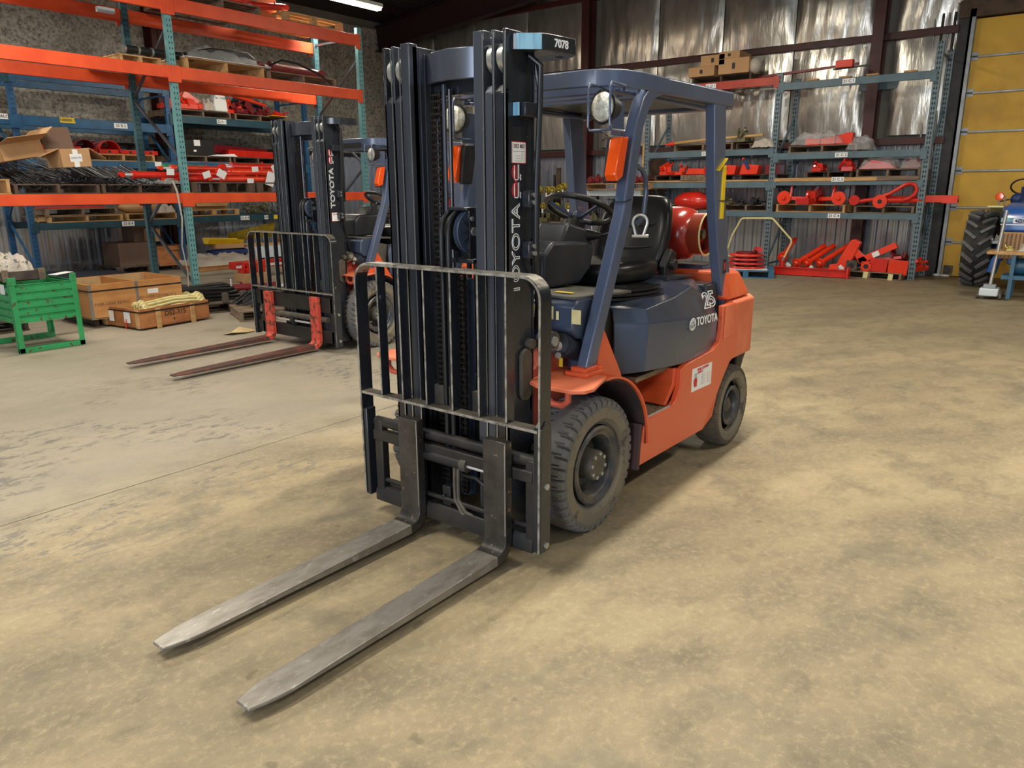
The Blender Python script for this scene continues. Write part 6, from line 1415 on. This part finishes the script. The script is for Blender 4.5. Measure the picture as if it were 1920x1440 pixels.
t = thing('long_red_arm', 'long red square tube with white label leaning up to the right', 'arm', (-12.05, -1.05, .28), PI/2)
G().bar((-.12, 0, .02), (.48, 0, .34), .10, .11).make('tube', 'red_orange', t, bevel=.006); G().rbox((.16, -.058, .165), (.12, .002, .09), (0, -.49, 0)).make('box_label', 'label_white', t, smooth=False)
t = thing('faded_red_bar', 'faded pink-red bar below the long red arm', 'bar', (-12.1, -.78, .32), PI/2); G().bar((-.22, 0, 0), (.30, 0, .08), .07, .05).make('bar', 'red_faded', t, bevel=.004)
for i, (y, z, w, h) in enumerate(((-.83, .25, .30, .24), (-.50, .22, .32, .26))):
    t = thing('red_plate', ['square red plate in the middle of the floor pallet', 'red plate with bolt holes at the pallet corner'][i], 'plate', (-11.98+.0*i, y, z-.12), PI/2+.1*i); t.rotation_euler = (0.12*i, .06, PI/2)
    G().box(-w/2, w/2, -.015, .015, 0, h).make('plate', 'red_orange' if i else 'red_paint', t, bevel=.006); g = G()
    for a in (-1, 1):
        for b in (.15, .5, .85): g.cyl((a*w*.40, .0148, b*h), (a*w*.40, .0165, b*h), .012, 8)
    tag(g.make('bolt_holes', 'ink_black', t), kind='stuff')
scrap('red_machine_part', 'dark red machine parts at the back of the floor pallet', (-12.5, -.62, .14), 120, 'red_dark', .6, 9); scrap('red_machine_part', 'red beam ends behind the right rack post', (-12.5, -.28, .14), 121, 'red_paint', .45, 6)
for i, (y, z) in enumerate(((-1.0, .13), (-.58, .11))): paper_tag(['cream tag hanging below the red square flange', 'cream tag hanging below the holed red plate'][i], (-11.90, y, z), (0, .1, PI/2), .08, .12, 'cream_paint')
for i, (y, z) in enumerate(((-2.40, .20), (-1.95, .16), (-1.42, .20))): paper_tag(['white tag on the second red flanged tube', 'white tag below the fourth red flanged tube', 'white tag at the foot of the big red arm'][i], (-11.93, y, z), (0, .7, PI/2), .10, .07)
# cream hoop stand
t = thing('hoop_stand', 'tall cream-yellow bent tube hoop standing before the back rack', 'stand', (-11.85, -2.95, 0), PI/2)
G().tube([(-.75, .1, .30), (-.62, .05, .70), (-.44, 0, 1.02), (-.40, 0, 1.04), (.16, 0, 1.05), (.20, 0, 1.03), (.57, 0, .66), (.58, 0, .60), (.47, 0, .32)], .018, 10).make('hoop', 'cream_paint', t); G().tube([(.47, 0, .32), (.40, 0, .12)], .026, 10).make('socket', 'galvanised', t); G().bar((-.75, .1, .30), (-.2, .5, .16), .03, .03).make('foot', 'cream_paint', t)
# red reel on the blue pallet
t = thing('red_reel', 'stack of glossy red ring flanges on the blue pallet', 'reel', (-11.25, -3.0, .142))
for i in range(4): G().lathe([(.14, 0), (.34-.01*i, .0), (.35-.01*i, .02), (.34-.01*i, .04), (.14, .04)], (0, 0, .075*i), 'z', 40).make('ring', 'red_paint' if i != 3 else 'red_orange', t)
G().cyl((0, 0, 0), (0, 0, .30), .2, 24).make('drum', 'red_dark', t); G().cyl((-.2, .1, .34), (.15, .30, .36), .05, 16).make('spout', 'red_paint', t)
solid('white_sheet', 'white plastic sheet on the blue pallet', 'sheet', G().box(-.42, .42, -.38, .38, 0, .003), 'white_board', (-11.22, -2.98, .1405), (0, 0, .35), bevel=0)
solid('white_rag', 'pair of small white rags on the floor at the foot of the yellow door', 'rag', G().ball((0, -.05, .02), (.05, .07, .03), 12, 8).ball((0, .08, .015), (.04, .09, .025), 12, 8), 'label_white', (-13.12, .02, 0.003))

# ---- shelves with straps and pumps between the two racks (seen through the forklifts)
t = thing('steel_workbench', 'grey steel bench with straps and pumps along the back wall', 'bench', (-12.4, -8.4, 0), PI/2)
G().box(-2.9, 1.2, -.35, .35, .82, .86).make('top', 'wood_old', t, bevel=.004); G().box(-2.9, 1.2, -.35, .35, 1.48, 1.52).make('upper_shelf', 'wood_old', t, bevel=.004)
for x in (-2.9, -1.5, -.1, 1.14):
    for y in (-.33, .29): G().box(x, x+.05, y, y+.04, 0, 1.95 if y > 0 else 1.5).make('leg', 'dark_iron', t, smooth=False)
G().box(1.2, 2.62, -.3, .3, 1.46, 1.58).make('side_shelf', 'white_board', t, bevel=.004)
strap0 = None
for i in range(34):
    if strap0 is None:
        strap0 = thing('ratchet_strap', 'yellow and black ratchet strap roll hanging on the back bench', 'strap', (0, 0, 0), 0, 'yellow ratchet straps on the back bench')
        G().lathe([(.03, -.03), (.085, -.03), (.09, 0), (.085, .03), (.03, .03)], (0, 0, 0), 'y', 18).make('roll', 'yellow_dull', strap0); G().lathe([(.04, -.032), (.06, -.034), (.06, .034), (.04, .032)], (0, 0, 0), 'y', 14).make('core', 'plastic_black', strap0); G().box(-.02, .02, .03, .035, -.30, -.05).make('webbing', 'plastic_black', strap0); G().box(-.03, .03, .036, .037, -.16, -.06).make('price_tag', 'label_white', strap0); o = strap0
    else: o = dup(strap0)
    o.location = (-12.02+rnd.uniform(-.04, .04), -11.2+.12*i, 1.62+rnd.uniform(-.04, .06) if i % 3 else 1.22); o.rotation_euler = (0, 0, -PI/2+rnd.uniform(-.4, .4))
for i in range(7): scrap('pump_unit', ['brass pump on the back bench under the steering wheel', 'brass pump behind the steering wheel rim', 'grimy pump left of the roof leg on the bench', 'grimy pump on the bench beside the mast hose', 'dark pump near the ladder', 'oily pump between the forklifts', 'oily pump at the left end of the bench'][i], (-12.2, -7.05-.62*i, .862), 140+i, 'brass_dirty', .46, 9)
for i in range(9): solid('upright_board', ['dark timber standing behind the bench, %s' % s for s in ('by the rear roof leg', 'second from the leg', 'third from the leg', 'near the hose', 'mid bench', 'by the ladder', 'left of the ladder', 'far left', 'at the corner')][i], 'timber', G().box(-.02, .02, -.06, .06, 0, 2.0+.12*(i % 3)), 'wood_dark', (-12.95, -7.9-.62*i, 0))
for i in range(8): flange_tube('maroon_tube', ['maroon flanged tube on the pallet behind the seat, %s' % s for s in ('leftmost', 'second', 'third', 'fourth', 'fifth', 'sixth', 'seventh', 'rightmost')][i], (-11.98, -6.98+.19*i, 1.80+.02*(i % 2)), .5, .055, .085, (0, 0, -PI/2+rnd.uniform(-.2, .2)), 'red_dark', 'maroon flanged tubes on the pallet')
t = thing('engine_unit', 'silver engine block on a stand seen under the roof between leg and seat', 'engine', (-11.3, -6.6, .0), PI/2)
G().box(-.22, .22, -.2, .2, .55, .95).make('block', 'silver', t, bevel=.02); G().cyl((-.1, -.2, .8), (-.1, -.32, .8), .09, 18).make('filter', 'galvanised', t); G().cyl((.12, -.2, .7), (.12, -.28, .7), .06, 16).make('pulley', 'brass_dirty', t)
for x in (-.2, .16):
    for y in (-.18, .14): G().box(x, x+.04, y, y+.04, 0, .55).make('stand_leg', 'cardboard', t)
G().tube([(-.2, .1, .95), (-.24, .1, 1.3), (-.1, .1, 1.45), (.1, .1, 1.40), (.2, .1, 1.1)], .03, 10).make('air_hose', 'hose_black', t)
carton('brown_carton', 'brown carton on the floor seen under the steering column', (-11.0, -6.9, 0), (.5, .5, .52), closed=True, tape=False)
# ladder leaning on the back wall
t = thing('ladder', 'tall aluminium ladder leaning on the back wall seen through the mast', 'ladder', (-12.75, -11.75, 0))
for y in (-.2, .2): G().bar((0.35, y, 0), (-.25, y, 4.6), .06, .028).make('stile', 'aluminium', t, smooth=False)
for i in range(15): G().cyl((.35-.6*(i+1)/16, -.2, 4.6*(i+1)/16), (.35-.6*(i+1)/16, .2, 4.6*(i+1)/16), .014, 8).make('rung', 'aluminium', t)
# white drum and cable reel behind
t = thing('white_tank', 'white rounded tank seen between the mast rails', 'tank', (-10.6, -9.35, 0)); G().lathe([(.3, 0), (.34, .04), (.34, 1.25), (.30, 1.42), (.1, 1.48)], (0, 0, 0), 'z', 32).make('shell', 'white_board', t); G().lathe([(.345, .9), (.35, .9), (.35, .95), (.345, .95)], (0, 0, 0), 'z', 32).make('band', 'plastic_black', t)
G().tube([(.36, .0, .7), (.45, .05, 1.0), (.38, .05, 1.3)], .04, 10).make('pipe', 'hose_black', t)
# crates and blue/red tools behind the second forklift's mast
t = thing('crate_stack', 'stacked brown slatted crate by the end post of the orange rack', 'crate', (-8.3, -9.6, 1.35)); 
for k in range(4): G().box(-.35, .35, .3, .32, .08*k, .08*k+.065).make('slat', 'wood_dark', t)
G().box(-.34, .34, -.3, .3, 0, .3).make('inside', 'wood_dark', t); t.location = (-8.3, -9.6, 1.20)
pallet('pallet stack under the slatted crate by the orange rack end', (-8.3, -9.6, 1.07), 0, 'dark', .9, .8, .12)
solid('machine_stand', 'dark machine base under the slatted crate', 'machine', G().box(-.4, .4, -.35, .35, 0, 1.07), 'plastic_black', (-8.3, -9.6, 0), bevel=.02)
for i, (y, z) in enumerate(((-9.42, 1.52), (-9.38, 1.52))): scrap('orange_tool', ['orange tool with white tag beside the mast of the second forklift', 'orange tool on the slatted crate, right of the tagged one'][i], (-8.45+.3*i, y, z), 160+i, 'red_orange', .34, 5)

# ---- tractor at the right edge, floor jack and work table
T = thing('tractor', 'blue tractor with a big lugged tyre parked before the yellow door', 'tractor', (-12.22, 1.42, 0), 0)
def ag_tyre(parent, c, r, w):
    g = G(); h = w/2; c = Vector(c)
    g.lathe([(r*.55, -h*.8), (r*.72, -h*1.0), (r*.9, -h*.98), (r*.93, -h*.8), (r*.94, 0), (r*.93, h*.8), (r*.9, h*.98), (r*.72, h), (r*.55, h*.8)], c, 'y', 56)
    ty = g.make('rear_tyre', 'rubber_black', parent); lg = G()
    for i in range(20):
        for s in (-1, 1):
            a = 2*PI*(i+.5*(s > 0))/20; pts = []
            for k in range(4):
                u = k/3; aa = a+.24*u; rr_ = r*(.985-.04*u*u); y = s*(.03+u*(h*.96-.03)); pts.append(c+Vector((rr_*math.cos(aa), y, rr_*math.sin(aa))))
            for p0, p1 in zip(pts[:-1], pts[1:]): lg.bar(p0, p1, .045, r*.075, (p0-c).normalized())
    tag(lg.make('tread_lug', 'rubber', ty), kind='stuff'); return ty
ag_tyre(T, (.22, -.70, .62), .62, .42)
G().lathe([(.36, -.16), (.30, -.12), (.26, -.02), (.05, -.02)], (.22, -.70, .62), 'y', 32).make('rim', 'tractor_blue', T)
G().prism([(-.05, 1.30), (-.02, 1.36), (.5, 1.38), (1.15, 1.34), (1.30, 1.26), (1.34, 1.12), (1.34, .95), (-.05, 1.0)], 'y', -.36, .36).make('hood', 'tractor_blue', T, bevel=.04, seg=4)
for i, (z0, z1, mm) in enumerate(((1.10, 1.16, 'sheen_stripe_blue'), (1.055, 1.07, 'label_white'))): G().box(-.02, 1.345, -.365, .365, z0, z1).make('stripe', mm, T, smooth=False)
G().rbox((1.348, -.12, 1.12), (.004, .18, .07)).make('badge', 'label_white', T, smooth=False)
G().ball((1.351, -.12, 1.12), (.002, .07, .028), 18, 10).make('badge_oval', 'dark_blue', T); text('Ford', .04, 'ink_white', T, (1.354, -.12, 1.12), (PI/2, 0, PI/2), 'lettering')
G().box(1.20, 1.33, -.33, .33, .55, .95).make('grille', 'cardboard', T, bevel=.01)
for i in range(12): G().box(1.331, 1.345, -.31+.053*i, -.29+.053*i, .57, .93).make('grille_bar', 'cardboard_dark', T, smooth=False)
G().box(-.6, 1.2, -.22, .22, .45, .9).make('engine', 'tractor_blue', T, bevel=.02); G().cyl((.22, -.68, .62), (.22, -.2, .62), .10, 20).make('axle_housing', 'dark_blue', T)
G().tube([(1.0, -.42, .30), (1.0, -.38, .5), (1.0, -.30, .6)], .07, 12).make('axle_arm', 'tractor_blue', T)
G().prism([(-.1, .95), (.5, 1.33), (.9, 1.33), (.9, 1.30), (.5, 1.28)], 'y', -.62, -.40).make('mudguard', 'cream_paint', T, bevel=.01)
G().cyl((.80, -.48, 1.30), (.80, -.48, 1.42), .012, 8).cyl((.86, -.40, 1.25), (.88, -.40, 1.48), .010, 8).make('lamp_stem', 'galvanised', T); G().lathe([(.01, -.03), (.05, -.028), (.062, 0), (.05, .028), (.01, .03)], (.80, -.48, 1.47), 'x', 24).make('indicator', 'amber', T)
swc = Vector((-.1, -.25, 1.62)); G().tube([swc+Vector((.07*math.cos(a), .18*math.sin(a), .12*math.cos(a))) for a in [2*PI*i/28 for i in range(28)]], .014, 8, closed=True).make('steering_wheel', 'plastic_black', T)
G().cyl((-.1, -.25, 1.6), (.25, -.22, 1.35), .03, 10).ball((.05, -.3, 1.42), .10, 14, 10).make('column', 'dark_blue', T); G().cyl((.2, -.55, 1.38), (.12, -.40, 1.42), .012, 8).make('throttle_lever', 'plastic_black', T)
t = thing('work_table', 'low timber-topped work table with bags in front of the tractor', 'table', (-10.45, 1.62, 0), 0)
G().box(-.3, .3, -.62, .62, .66, .70).make('tabletop', 'wood_new', t, bevel=.006); 
for x in (-.26, .22):
    for y in (-.30, .50): G().box(x, x+.05, y, y+.05, 0.02, .66).make('leg', 'blue_grey', t, smooth=False)
G().box(-.2, .25, -.40, .6, .30, .36).make('lower_shelf', 'blue_grey', t, bevel=.006)
for i, y in enumerate((-.30, -.02, .26)):
    o = G().cyl((-.02, y, .48), (-.02, y+.25, .48), .12, 24).make('gas_cylinder', 'blue_grey', None, loc=(-10.45, 1.62, 0)); tag(o, ['blue-grey cylinder under the table, nearest the jack', 'blue-grey cylinder under the table, middle', 'blue-grey cylinder under the table, at the frame edge'][i], 'cylinder', 'blue-grey cylinders under the work table')
film('plastic_bag', 'shiny white plastic bag on the work table', (-10.45, 1.58, .702), (.3, .42, .14), 51, 'plastic_milky'); scrap('metal_part', 'small brass part left on the work table', (-10.42, 1.25, .702), 170, 'gold_steel', .16, 5)
scrap('metal_part', 'twin-ring metal part at the near end of the table', (-10.5, 1.06, .80), 171, 'galvanised', .2, 6)
J = thing('floor_jack', 'grey trolley jack with a long upright handle beside the tractor tyre', 'jack', (-10.22, 1.10, 0), 0)
G().box(-.22, .10, -.12, .12, .05, .16).make('body', 'white_board', J, bevel=.015); G().prism([(-.5, .08), (-.2, .08), (-.2, .20), (-.5, .13)], 'y', -.07, .07).make('lift_arm', 'dusty_iron', J, bevel=.01)
for x in (.02, -.42):
    for y in (-.15, .13): G().cyl((x, y, .045), (x, y+.035, .045), .045, 16).make('wheel', 'dusty_iron', J)
G().cyl((0, 0, .16), (-.06, .06, 1.29), .024, 14).make('handle', 'aluminium', J); G().box(-.10, .04, -.08, .08, .16, .22).make('socket', 'galvanised', J, bevel=.006)
